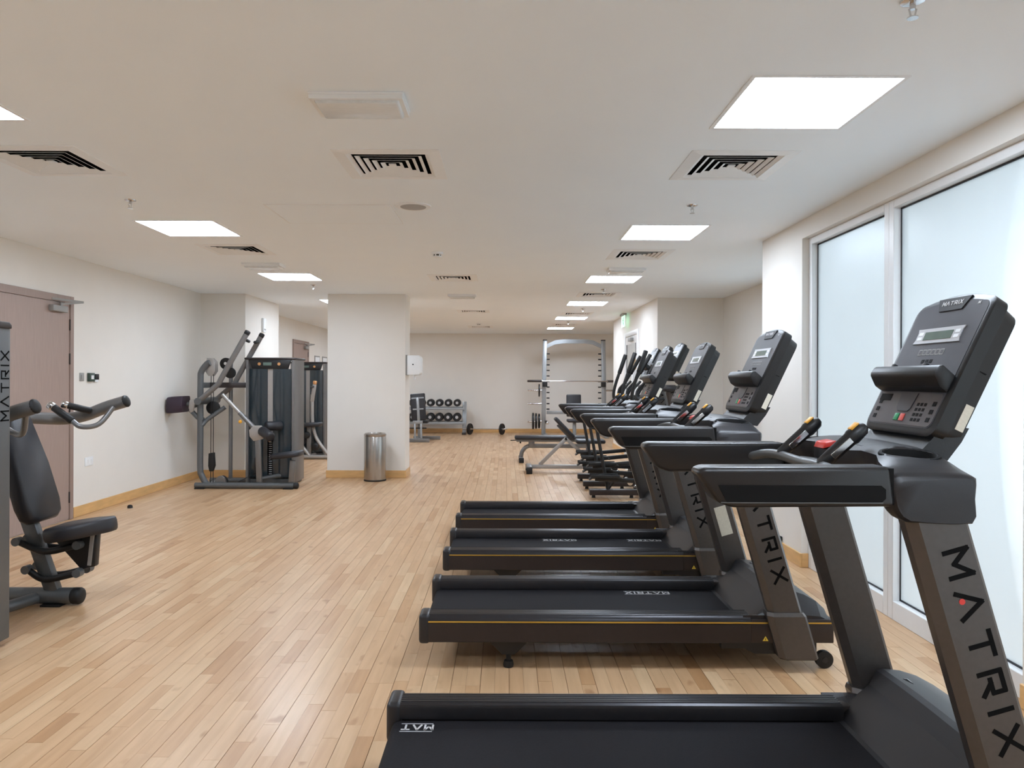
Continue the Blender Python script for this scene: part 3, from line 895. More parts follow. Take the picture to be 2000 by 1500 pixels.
    def cbox(s0, s1, u0, u1, n0, n1, m, name, par, bev=0.0):
        return B().box(s0, s1, u0, u1, n0, n1, bev=bev, M=Mc).obj(name, m, par, smooth=bev > 0)
    # width axis s points to the far side; the user's left is the far side
    bd = B().prism([(-.085, .449), (.085, .449), (.06, .405), (-.06, .405)], 'z', .004, .0085, M=Mc).obj('logo_plate', M_CONS, con, smooth=False)
    Ud = (Mc.to_3x3() @ Vector((-1, 0, 0))); Vd = (Mc.to_3x3() @ Vector((0, 1, 0)))
    bl = B(); lettering(bl, 'MATRIX', Mc @ Vector((.052, .424, .009)), Ud, Vd, .013, thick=.0008, total=.104, stroke=.22)
    bl.obj('lettering', M_INKW, con, smooth=False)
    bl = B(); lettering(bl, 'M', Mc @ Vector((-.132, .415, .006)), Ud, Vd, .008, stroke=.3); bl.obj('small_logo', M_INKW, con, smooth=False)
    B().prism([(-.125, .345), (-.118, .332), (-.118, .305), (-.125, .292), (.125, .292), (.118, .305), (.118, .332), (.125, .345)], 'z', .005, .008, M=Mc).obj('display_frame', M_SILV, con, smooth=False)
    cbox(-.075, .075, .304, .332, .0075, .0092, M_LCD, 'lcd', con)
    for sg in (-1, 1):
        for uu in (.305, .322):
            cbox(sg * .098 - .012, sg * .098 + .012, uu, uu + .011, .0078, .0086, M_WHITE, 'display_key', con)
    for k in range(6):
        s0 = -.070 + k * .0235
        cbox(s0, s0 + .020, .250, .270, .005, .0060, M_GREYP, 'program_key', con)
        cbox(s0 + .003, s0 + .017, .253, .267, .0055, .0064, M_FACE, 'key_symbol', con)
    for k in range(3):
        cbox(-.03 + k * .022, -.016 + k * .022, .222, .234, .005, .0060, M_PANELD, 'small_key', con)
    sh = B().prism([(.004, .121), (.034, .127), (.062, .151), (.066, .161), (.062, .183), (.052, .191), (.004, .177)], 'x', -.190, .190, bev=.005,
                   M=Mc @ Matrix(((1, 0, 0, 0), (0, 0, 1, 0), (0, 1, 0, 0), (0, 0, 0, 1)))).obj('reading_shelf', M_CONS, con)
    for sg in (-.09, .09):
        cbox(sg - .008, sg + .008, .179, .199, .040, .054, M_BLACK, 'shelf_clip', con, bev=.003)
    B().prism([(-.048, .116), (.048, .116), (.04, .064), (.028, .054), (-.028, .054), (-.04, .064)], 'z', .006, .0085, M=Mc).obj('phone_rest', M_FACE, con, smooth=False)
    cbox(.006, .030, .022, .046, .006, .009, M_GREEN, 'start_key', con, bev=.001)
    cbox(-.026, -.002, .022, .046, .006, .009, M_REDK, 'stop_key', con, bev=.001)
    for sg in (-1, 1):
        for k in range(3):
            cbox(sg * .155 - .009, sg * .155 + .009, .025 + .026 * k, .039 + .026 * k, .006, .0072, M_PANELD, 'side_key', con)
    for i_ in range(3):
        for j_ in range(4):
            cbox(-.115 + .019 * i_, -.103 + .019 * i_, .024 + .017 * j_, .034 + .017 * j_, .006, .0070, M_PANELD, 'number_key', con)
    cbox(.10, .17, .088, .112, .006, .0070, M_PANELD, 'notice', con)
    cbox(-.1955, -.1925, .035, .115, -.080, -.055, M_STICK, 'serial_sticker', con)
    return t
proto = build_treadmill()
TT = [(1.96, 'black treadmill closest to the camera, its deck cut by the bottom edge'),
      (3.58, 'black treadmill second from the camera, its whole deck and rear foot visible'),
      (4.94, 'black treadmill third from the camera, between two others'),
      (6.22, 'black treadmill farthest from the camera, next to the elliptical trainers')]
treads = []
for k, (yn, lab) in enumerate(TT):
    o = proto if k == 0 else copy_tree(proto)
    o.location = (-.41, yn, 0)
    tag(o, lab, 'treadmill', 'row of treadmills facing the windows')
    treads.append(o)
def belt_logo(tr, x0, x1, text='MATRIX', total=.24):
    """white print on the belt near the far edge, upside down for the camera"""
    b = B()
    yc = .585
    L = tr.location
    lettering(b, text, Vector((x1, yc + .018, .2035)) + L, (-1, 0, 0), (0, -1, 0), .034, thick=.0004, total=total, stroke=.2)
    for dy in (-.028, .028):
        b.box(x0 + L.x, x1 + L.x, yc + dy - .0018 + L.y, yc + dy + .0018 + L.y, .2032, .2038)
    o = b.obj('belt_print', M_INKW, tr, smooth=False)
    o['label'] = 'white printed lettering across the belt'
belt_logo(treads[0], .055, .165, 'MAT', .105)
belt_logo(treads[1], 1.08, 1.33)
belt_logo(treads[2], .69, .94); belt_logo(treads[2], 1.32, 1.57)
# paper notice on the far upright of the second treadmill, facing the camera
L = treads[1].location
dn = Vector((.29, 0, -1)).normalized(); Vd = Vector((1, 0, .29)).normalized()
c0 = L + Vector((1.54 + (1.03 - .585) * .29 + .005, TW - .046, .585))
b = B().loft([[c0 + dn * a + Vd * d + Vector((0, e, 0)) for a, d in ((-.085, -.034), (-.085, .034), (.085, .034), (.085, -.034))] for e in (0, -.0012)])
o = b.obj('paper_notice', M_STICK, treads[1], smooth=False); o['label'] = 'pale paper notice stuck on the far upright'
# ------------------------------------------------------------------ pieces shared by the strength machines
def V(*a): return Vector(a)
def tower(t, x0, x1, y0, y1, h, front=-1, stack=True, letters=None):
    """weight-stack tower: frame, side panels, two smoked shrouds, rods, stack, header (shrouds on the y0 side and on the y1 side)"""
    fw = .055
    b = B()
    for xx in (x0, x1 - fw):
        b.prism([(xx, y0 + .03), (xx + .015, y0), (xx + fw - .015, y0), (xx + fw, y0 + .03), (xx + fw, y1 - .03), (xx + fw - .015, y1), (xx + .015, y1), (xx, y1 - .03)], 'z', .03, h - .03)
    fr = b.obj('tower_frame', M_MACH, t)
    B().box(x0 - .01, x1 + .01, y0 - .01, y1 + .01, h - .03, h, bev=.012).obj('tower_cap', M_FRAME, t)
    B().box(x0 + .02, x1 - .02, y0 + .05, y1 - .05, .0, .07, bev=.01).obj('tower_base', M_MACHD, t)
    # header with small display and two knobs
    xm = (x0 + x1) / 2
    hd = B().prism([(x0 + fw, h - .03), (x1 - fw, h - .03), (x1 - fw - .04, h - .15), (x0 + fw + .04, h - .15)], 'y', y0 - .004, y0 + .03, bev=.006).obj('header', M_BLACK, t)
    B().box(xm - .09, xm + .02, y0 - .008, y0, h - .105, h - .065, bev=.003).obj('counter_display', M_LCD, hd)
    for xx in (xm - .14, xm + .12):
        B().cyl((xx, y0 - .012, h - .085), (xx, y0, h - .085), .02, seg=14).obj('header_knob', M_COPPER, hd)
    # smoked shrouds either side of a slot, both faces
    for ya, s in ((y0 + .012, -1), (y1 - .012, 1)):
        for xa, xb in ((x0 + fw, xm - .035), (xm + .035, x1 - fw)):
            n = 6
            pts = []
            for k in range(n + 1):
                u = k / n
                pts.append((xa + (xb - xa) * u, ya + s * .03 * math.sin(PI * u)))
            pl = pts + [(x, y - s * .006) for x, y in pts[::-1]]
            B().prism(pl, 'z', .10, h - .15).obj('shroud', M_SHROUD, t, ang=30)
    ym = (y0 + y1) / 2
    for xx in (xm - .07, xm + .07):
        B().cyl((xx, ym, .07), (xx, ym, h - .05), .012, seg=10).obj('guide_rod', M_CHROME, t)
    B().box(xm - .034, xm + .034, y0 + .018, y0 + .026, .60, h - .14).obj('slot_backing', M_MACHL, t, smooth=False)
    if stack:
        for k in range(18):
            z = .10 + k * .028
            B().box(xm - .11, xm + .11, ym - .05, ym + .05, z, z + .025).obj('weight_plate', M_IRON, t, smooth=False)
        st = B().box(xm - .034, xm + .034, y0 + .030, y0 + .038, .08, .60).obj('weight_scale', M_INK, t, smooth=False)
        b = B()
        for k in range(17):
            b.box(xm - .020, xm + .020, y0 + .0275, y0 + .031, .108 + k * .028, .114 + k * .028)
        b.obj('scale_marks', M_INKW, st, smooth=False)
        B().rod((xm, y0 - .03, .585), (xm, y0 + .03, .585), .018).obj('selector_pin', M_COPPER, t)
    return fr

# ------------------------------------------------------------------ shoulder press machine at the left edge
t = thing('shoulder_press_machine', (-2.95, 4.45, 0), 'grey press machine at the left picture edge with black seat and backrest', 'gym machine')
tower(t, -3.25, -2.614, 3.36, 3.90, 1.675)
# side cover with lettering on the aisle side
sp = B().prism([(3.37, .03), (3.91, .03), (3.91, 1.655), (3.89, 1.672), (3.39, 1.672), (3.37, 1.655)], 'x', -2.63, -2.606, bev=.006).obj('side_cover', M_MACHD, t)
bl = B(); lettering(bl, 'MATRIX', V(-2.6055, 3.895, 1.175), (0, 0, 1), (0, -1, 0), .06, total=.36, stroke=.13); bl.obj('lettering', M_INK, sp, smooth=False)
B().prism([(3.365, 1.655), (3.915, 1.655), (3.915, 1.675), (3.895, 1.69), (3.385, 1.69), (3.365, 1.675)], 'x', -2.635, -2.601, bev=.005).obj('cover_cap', M_FRAME, sp)
CY = 4.58
b = B().tube([(-3.5, CY, .055), (-2.66, CY, .055)], .05, smooth=False, seg=16)
b.obj('base_tube', M_MACHD, t)
B().rod((-2.67, CY, .055), (-2.60, CY, .055), .051).obj('end_cap', M_RUB, t)
B().box(-2.83, -2.71, CY - .06, CY + .06, 0, .012).obj('floor_foot', M_RUB, t)
B().tube([(-2.86, CY, .05), (-3.0, 4.1, .05), (-3.05, 3.85, .05)], .035, smooth=False).obj('cross_tube', M_MACHD, t)
B().bar((-2.78, CY, .08), (-2.99, CY, .68), .085, .06, bev=.012).obj('seat_post', M_MACHD, t)
B().bar((-2.99, CY, .62), (-3.22, CY, 1.2), .07, .05, bev=.012).obj('back_post', M_MACHD, t)
B().bar((-3.2, CY, 1.15), (-3.4, CY, .06), .07, .05, bev=.012).obj('rear_post', M_MACHD, t)
# backrest: tapered pad leaning back
def pad(name, c, U, W, N, prof, th, m, par, bev=.025):
    """padded cushion: prof = [(along U, half width)], thickness th along N, seams rounded"""
    U = Vector(U).normalized(); W = Vector(W).normalized(); N = Vector(N).normalized(); c = Vector(c)
    outline = [(u, w_) for u, w_ in prof] + [(u, -w_) for u, w_ in prof[::-1]]
    rows = []
    for f, k in ((.88, 0), (.97, .12), (1, .35), (1, .7), (.96, .9), (.88, 1.0)):
        um = sum(u for u, _ in prof) / len(prof)
        rows.append([c + U * (um + (u - um) * (1 - (1 - f) * .45)) + W * (w_ * f) + N * (th * k) for u, w_ in outline])
    return B().loft(rows).obj(name, m, par, ang=60)
Ub = V(-.30, 0, 1).normalized(); Nb = V(1, 0, .30).normalized()
pad('backrest', (-2.90, CY, .50), Ub, (0, 1, 0), Nb, [(0, .10), (.03, .15), (.10, .17), (.35, .165), (.55, .13), (.68, .105), (.71, .07)], .10, M_PAD, t)
pad('seat', (-2.77, CY, .40), V(1, 0, .16), (0, 1, 0), V(-.16, 0, 1), [(0, .12), (.03, .16), (.12, .17), (.22, .15), (.31, .09), (.36, .06), (.375, .03)], .085, M_PAD, t)
B().prism([(-2.80, .44), (-2.50, .46), (-2.515, .24), (-2.60, .22)], 'y', CY - .025, CY + .025, bev=.008).obj('seat_bracket', M_BLACK, t)
B().bar((-2.545, CY - .032, .25), (-2.525, CY - .032, .44), .02, .012).obj('adjuster_bar', M_MACHL, t)
for z in (.37, .20):
    for sy in (-.055, .055):
        l = B().tube([(-2.97 + (.37 - z) * .35, CY + sy, z + .03), (-2.80, CY + sy, z - .03), (-2.60, CY + sy, z + .01)], .02, seg=10).obj('seat_link', M_BLACK, t)
        for q in ((-2.97 + (.37 - z) * .35, z + .03), (-2.60, z + .01)):
            B().cyl((q[0], CY + sy - .024, q[1]), (q[0], CY + sy + .024, q[1]), .026, seg=14).obj('pivot_bolt', M_MACHD, l)
# press arms, near and far, with double grips
for s, ya in ((-1, 4.09), (1, 5.07)):
    a = B().tube([(-3.33, CY + s * .10, 1.30), (-3.25, CY + s * .30, 1.16), (-3.05, ya, 1.118), (-2.88, ya, 1.14), (-2.72, ya, 1.20), (-2.59, ya, 1.24)], .041, seg=14).obj('press_arm', M_MACH, t)
    B().rod((-2.605, ya, 1.235), (-2.575, ya, 1.246), .043).obj('arm_cap', M_RUB, a)
    yi = ya - s * .16
    lp = B().tube([(-2.66, ya - s * .03, 1.20), (-2.72, ya - s * .10, 1.09), (-2.80, yi, 1.075), (-2.86, yi, 1.11)], .017, seg=10).obj('grip_loop', M_MACH, a)
    g = B().rod((-2.86, yi, 1.11), (-2.99, yi, 1.205), .024, seg=12).obj('grip', M_RUB, a)
    B().rod((-2.985, yi, 1.20), (-3.02, yi, 1.226), .027, seg=12).obj('grip_cap', M_CHROME, g)
    g = B().rod((-2.80, ya - s * .05, 1.175), (-2.92, ya - s * .12, 1.215), .022, seg=12).obj('grip', M_RUB, a)
    B().rod((-2.915, ya - s * .118, 1.213), (-2.95, ya - s * .137, 1.226), .025, seg=12).obj('grip_cap', M_CHROME, g)
B().tube([(-3.33, CY - .12, 1.30), (-3.33, CY + .12, 1.30)], .05, smooth=False).obj('arm_pivot', M_MACHD, t)
B().bar((-3.22, CY, 1.18), (-3.34, CY, 1.32), .08, .08, bev=.01).obj('pivot_bracket', M_MACHD, t)

# ------------------------------------------------------------------ pulldown machine in front of the left pilaster
t = thing('pulldown_machine', (-3.3, 9.65, 0), 'grey pulldown machine with two raised arms and smoked weight tower by the left wall', 'gym machine')
tower(t, -3.43, -2.77, 9.78, 10.25, 1.675)
B().tube([(-3.93, 9.42, .04), (-2.67, 9.42, .04)], .038, smooth=False, seg=14).obj('base_tube', M_MACHD, t)
B().rod((-2.69, 9.42, .04), (-2.62, 9.42, .04), .039).obj('end_cap', M_RUB, t)
B().box(-3.92, -3.80, 9.36, 9.48, 0, .012).obj('floor_foot', M_RUB, t)
B().box(-2.80, -2.68, 9.36, 9.48, 0, .012).obj('floor_foot', M_RUB, t)
for yy in (9.45,):
    B().tube([(-3.80, yy, .05), (-3.86, yy, .16), (-3.88, yy, .26), (-3.88, yy, .7), (-3.88, yy, 1.35), (-3.87, yy, 1.48), (-3.80, yy, 1.58), (-3.76, yy, 1.6)], .038, seg=14).obj('rear_post', M_MACHD, t)
B().tube([(-3.66, 9.9, .05), (-3.66, 9.9, 1.63)], .026, smooth=False).obj('mast', M_MACH, t)
B().tube([(-3.93, 9.9, .04), (-3.4, 9.9, .04)], .034, smooth=False).obj('base_tube', M_MACHD, t)
B().tube([(-3.80, 9.42, .04), (-3.80, 9.9, .04)], .032, smooth=False).obj('cross_tube', M_MACHD, t)
B().bar((-3.86, 9.66, 1.31), (-3.40, 9.84, 1.31), .07, .05, (0, 1, 0), bev=.006).obj('beam', M_FRAME, t)
B().bar((-3.86, 9.45, 1.31), (-3.86, 9.9, 1.31), .07, .05, (1, 0, 0), bev=.006).obj('beam', M_MACHD, t)
# pulley plates and wheel at the head
pl = [(-3.81, 1.66), (-3.74, 1.655), (-3.70, 1.61), (-3.70, 1.49), (-3.74, 1.43), (-3.79, 1.43), (-3.825, 1.48)]
for yy in (9.47, 9.55):
    B().prism(pl, 'y', yy, yy + .012, bev=.003).obj('pulley_plate', M_MACHL, t)
pw = B().lathe([(.06, -.02), (.075, -.016), (.066, 0), (.075, .016), (.06, .02)], (-3.62, 9.62, 1.59), 'y', seg=24).obj('pulley', M_RUB, t)
B().lathe([(.02, -.026), (.02, .026)], (-3.62, 9.62, 1.59), 'y', seg=12).obj('pulley_hub', M_CHROME, pw)
pw = B().lathe([(.06, -.02), (.07, -.016), (.062, 0), (.07, .016), (.06, .02)], (-3.58, 9.66, 1.47), 'y', seg=24).obj('pulley', M_RUB, t)
# twin lever arms
for ya in (9.3, 9.85):
    a = B().tube([(-3.84, ya, 1.11), (-3.62, ya, 1.305), (-3.575, ya, 1.36), (-3.54, ya, 1.43), (-3.245, ya, 1.955)], .034, seg=12, sub=4).obj('lever_arm', M_MACH, t)
    B().rod((-3.25, ya, 1.945), (-3.222, ya, 1.995), .036).obj('arm_cap', M_RUB, a)
    g = B().rod((-3.27, ya + (.03 if ya < 9.5 else -.03), 1.885), (-3.27, ya + (.17 if ya < 9.5 else -.17), 1.87), .02).obj('grip', M_RUB, a)
B().tube([(-3.84, 9.26, 1.11), (-3.84, 9.9, 1.11)], .045, smooth=False).obj('pivot_axle', M_MACHD, t)
B().lathe([(.07, -.03), (.085, -.02), (.085, .02), (.07, .03)], (-3.76, 9.56, 1.02), 'y', seg=20).obj('cam', M_RUB, t)
# chest pad on its bracket towards the wall
pad('chest_pad', (-4.09, 9.5, .965), V(.05, 0, 1), (0, 1, 0), V(-1, 0, -.08), [(0, .11), (.02, .13), (.10, .14), (.19, .13), (.21, .11)], .20, M_PADP, t)
B().tube([(-4.07, 9.5, 1.07), (-3.97, 9.5, 1.05), (-3.88, 9.5, 1.1)], .028).obj('pad_arm', M_MACHD, t)
B().prism([(-4.0, 1.12), (-3.95, 1.13), (-3.93, 1.08), (-3.95, .98), (-3.99, .96), (-4.01, 1.02)], 'y', 9.40, 9.425, bev=.005).obj('adjuster_plate', M_MACHL, t)
B().tube([(-4.0, 9.45, .99), (-3.90, 9.45, .89), (-3.84, 9.45, .87)], .03).obj('lower_brace', M_MACHD, t)
B().tube([(-3.86, 9.45, .80), (-3.80, 9.5, .88), (-3.60, 9.55, 1.03)], .028).obj('lower_brace', M_MACHD, t)
# telescoping strut, knee roller block, front post, seat
B().tube([(-3.62, 9.5, 1.19), (-3.26, 9.5, .81)], .026, smooth=False).obj('strut', M_MACHL, t)
B().tube([(-3.40, 9.5, .96), (-3.18, 9.5, .73)], .031, smooth=False).obj('strut_sleeve', M_MACH, t)
B().rod((-3.36, 9.43, .85), (-3.36, 9.40, .85), .022).obj('adjuster_knob', M_ORANGE, t)
B().prism([(-3.26, .74), (-3.20, .80), (-3.10, .80), (-3.06, .74), (-3.08, .63), (-3.2, .60), (-3.25, .66)], 'y', 9.44, 9.465, bev=.006).obj('roller_plate', M_MACHL, t)
for sy in (-.22, .22):
    B().rod((-3.10, 9.52 + sy * .35, .80 - (.06 if sy < 0 else .02)), (-2.93, 9.52 + sy, .66 + (.0 if sy < 0 else .12)), .062, seg=18).obj('knee_roller', M_PAD, t)
B().bar((-3.15, 9.47, .62), (-3.13, 9.47, .05), .07, .05, bev=.008).obj('front_post', M_MACH, t)
B().bar((-2.72, 9.45, .06), (-2.70, 9.45, .36), .07, .05, bev=.008).obj('seat_post', M_MACH, t)
pad('seat', (-2.98, 9.47, .37), V(1, 0, .12), (0, 1, 0), V(-.12, 0, 1), [(0, .06), (.03, .10), (.15, .16), (.30, .17), (.37, .15), (.39, .12)], .065, M_PAD, t)
B().tube([(-3.13, 9.47, .12), (-2.9, 9.9, .12)], .028, smooth=False).obj('cross_tube', M_MACHD, t)
# cables with their clip block, floor pulley cover
for xx in (-3.765, -3.735):
    B().cyl((xx, 9.5, .06), (xx, 9.5, 1.45), .0045, seg=6).obj('cable', M_RUB, t)
B().prism([(-3.785, .44), (-3.72, .45), (-3.71, .28), (-3.735, .21), (-3.775, .21), (-3.79, .28)], 'y', 9.47, 9.53, bev=.006).obj('cable_block', M_RUB, t)
n = 10
half = [(-3.63 + .07 * math.cos(PI * k / n), .055 + .10 * math.sin(PI * k / n)) for k in range(n + 1)]
B().prism(half, 'y', 9.46, 9.50).obj('pulley_cover', M_MACH, t)
B().prism([(x_ + .012, z_) for x_, z_ in half], 'y', 9.50, 9.53).obj('floor_pulley', M_RUB, t)
B().cyl((-3.45, 9.6, .06), (-3.2, 9.85, .2), .0045, seg=6).obj('cable', M_RUB, t)
B().box(-3.29, -3.22, 9.74, 9.80, .14, .36, bev=.01).obj('lower_pulley_box', M_RUB, t)

# ------------------------------------------------------------------ leg machine behind it, half hidden by the pillar
t = thing('seated_row_machine', (-3.3, 13.1, 0), 'light grey machine behind the pulldown machine, half hidden by the pillar', 'gym machine')
tower(t, -3.86, -3.22, 13.3, 13.8, 1.70)
for xa, xb in ((-3.72, -3.48), (-3.38, -3.14)):
    a = B().tube([(xa, 13.0, 1.12), (xa, 13.0, .95), (xa + .01, 13.0, .6), (xa + .1, 12.95, .34), (xb + .08, 12.9, .06)], .03, seg=10).obj('swing_arm', M_MACHL, t)
    B().bar((xa, 12.99, 1.0), (xa + .05, 12.97, 1.3), .06, .05, bev=.008).obj('arm_bracket', M_MACHL, a)
    B().rod((xa + .05, 12.97, 1.3), (xa + .06, 12.96, 1.36), .035).obj('grip_cap', M_COPPER, a)
    B().rod((xa + .03, 12.97, 1.26), (xa + .03, 12.78, 1.24), .018).obj('grip', M_RUB, a)
pad('seat', (-3.62, 12.95, .55), V(1, 0, .05), (0, 1, 0), (0, 0, 1), [(0, .1), (.03, .14), (.38, .14), (.42, .1)], .07, M_PAD, t)
B().bar((-3.42, 12.95, .05), (-3.42, 12.95, .56), .07, .06, bev=.006).obj('seat_post', M_MACH, t)
B().tube([(-3.8, 12.9, .04), (-3.0, 12.9, .04)], .035, smooth=False).obj('base_tube', M_MACHL, t)
B().tube([(-3.42, 12.9, .04), (-3.42, 13.35, .04)], .035, smooth=False).obj('base_tube', M_MACHL, t)
for xx, zz in ((-3.55, .30), (-3.3, .22), (-3.45, .42)):
    B().rod((xx, 12.86, zz), (xx, 13.05, zz), .06).obj('ankle_roller', M_RUB, t)

# ------------------------------------------------------------------ pillar things
t = thing('waste_bin', (-1.79, 10.22, 0), 'round brushed steel waste bin in front of the pillar', 'bin')
B().lathe([(.148, .02), (.150, .03), (.150, .60), (.146, .612)], (-1.79, 10.22, 0), seg=40).obj('bin_body', M_STEEL, t)
B().lathe([(.150, 0), (.152, .004), (.152, .02), (.146, .022)], (-1.79, 10.22, 0), seg=40).obj('base_ring', M_RUB, t)
b = B(); b.loft([b.ring((-1.79, 10.22, z), (0, 0, 1), r, 40) for r, z in ((.150, .612), (.152, .618), (.152, .640), (.135, .655), (.11, .655), (.10, .62))], cap=False)
b.obj('bin_lid', M_STEEL, t)
B().lathe([(.10, .60), (.10, .605)], (-1.79, 10.22, 0), seg=30).obj('bin_opening', M_RUB, t)
t = thing('towel_dispenser', (-1.30, 10.62, 1.45), 'white paper dispenser fixed to the side of the pillar', 'dispenser')
B().prism([(-1.395, 1.455), (-1.23, 1.455), (-1.20, 1.48), (-1.20, 1.70), (-1.225, 1.735), (-1.395, 1.735)], 'y', 10.52, 10.78, bev=.012).obj('cover', M_WHITE, t)
B().box(-1.415, -1.393, 10.515, 10.785, 1.45, 1.74).obj('back_plate', M_GREYP, t, smooth=False)
B().cyl((-1.31, 10.516, 1.605), (-1.31, 10.525, 1.605), .01, seg=12).obj('lock', M_INK, t)
B().prism([(-1.315, 1.46), (-1.29, 1.46), (-1.293, 1.40), (-1.305, 1.385)], 'y', 10.6, 10.7).obj('paper_end', M_WHITE, t)

# ------------------------------------------------------------------ wall things on the left
t = thing('wall_switch', (XL, 7.55, 1.36), 'grey wall switch plate beside the left door', 'switch')
B().box(XL, XL + .008, 7.51, 7.585, 1.365, 1.45, bev=.002).obj('switch_plate', M_GREYP, t)
B().box(XL + .008, XL + .012, 7.53, 7.565, 1.385, 1.43).obj('rocker', M_GREYP, t)
t = thing('call_point', (XL, 7.70, 1.36), 'dark green square call point between switch and card reader', 'call point')
B().box(XL, XL + .03, 7.65, 7.745, 1.36, 1.45, bev=.004).obj('call_body', mat('dark_green_plastic', (52, 70, 62), .4), t)
B().box(XL + .03, XL + .033, 7.675, 7.72, 1.385, 1.425).obj('call_window', M_WHITE, t)
t = thing('card_reader', (XL, 7.80, 1.36), 'small black card reader on the left wall', 'card reader')
B().box(XL, XL + .025, 7.765, 7.835, 1.38, 1.44, bev=.004).obj('reader_body', M_BLACK, t)
B().box(XL, XL + .02, 7.77, 7.83, 1.355, 1.38, bev=.003).obj('reader_base', M_WHITE, t)
t = thing('wall_socket', (XL, 7.68, .49), 'white double wall socket low on the left wall', 'socket')
B().box(XL, XL + .009, 7.61, 7.755, .49, .58, bev=.003).obj('socket_plate', M_WHITE, t)
for yy in (7.645, 7.705):
    B().box(XL + .009, XL + .0105, yy, yy + .02, .515, .555).obj('socket_outlet', M_TRIMW, t, smooth=False)
t = thing('door_stop', (-4.03, 7.98, 0), 'small black dome door stop on the floor by the left wall', 'door stop')
B().lathe([(.034, 0), (.034, .004), (.028, .006)], (-4.03, 7.98, 0), seg=20).obj('stop_base', M_CHROME, t)
B().lathe([(.026, .006), (.027, .02), (.02, .032), (.006, .037)], (-4.03, 7.98, 0), seg=20).obj('stop_dome', M_RUB, t)
t = thing('wall_sensor', (-3.68, 11.25, 2.1), 'slim white box high on the side of the left pilaster', 'wall box')
B().box(-3.68, -3.645, 11.19, 11.31, 2.1, 2.31, bev=.006).obj('sensor_case', M_WHITE, t)
B().box(-3.645, -3.642, 11.21, 11.29, 2.13, 2.15).obj('sensor_lens', M_GREYP, t)
for k, (ya, lab) in enumerate(((16.75, 'small framed notice beside the rear left door'), (17.45, 'small framed notice nearer the far wall'))):
    t = thing('framed_notice', (XL, ya + .22, 1.74), lab, 'notice', 'framed notices on the rear left wall')
    B().box(XL, XL + .015, ya, ya + .44, 1.74, 1.92).obj('notice_frame', M_GREYP, t, smooth=False)
    B().box(XL + .015, XL + .017, ya + .03, ya + .41, 1.77, 1.89).obj('notice_sheet', M_WHITE, t, smooth=False)
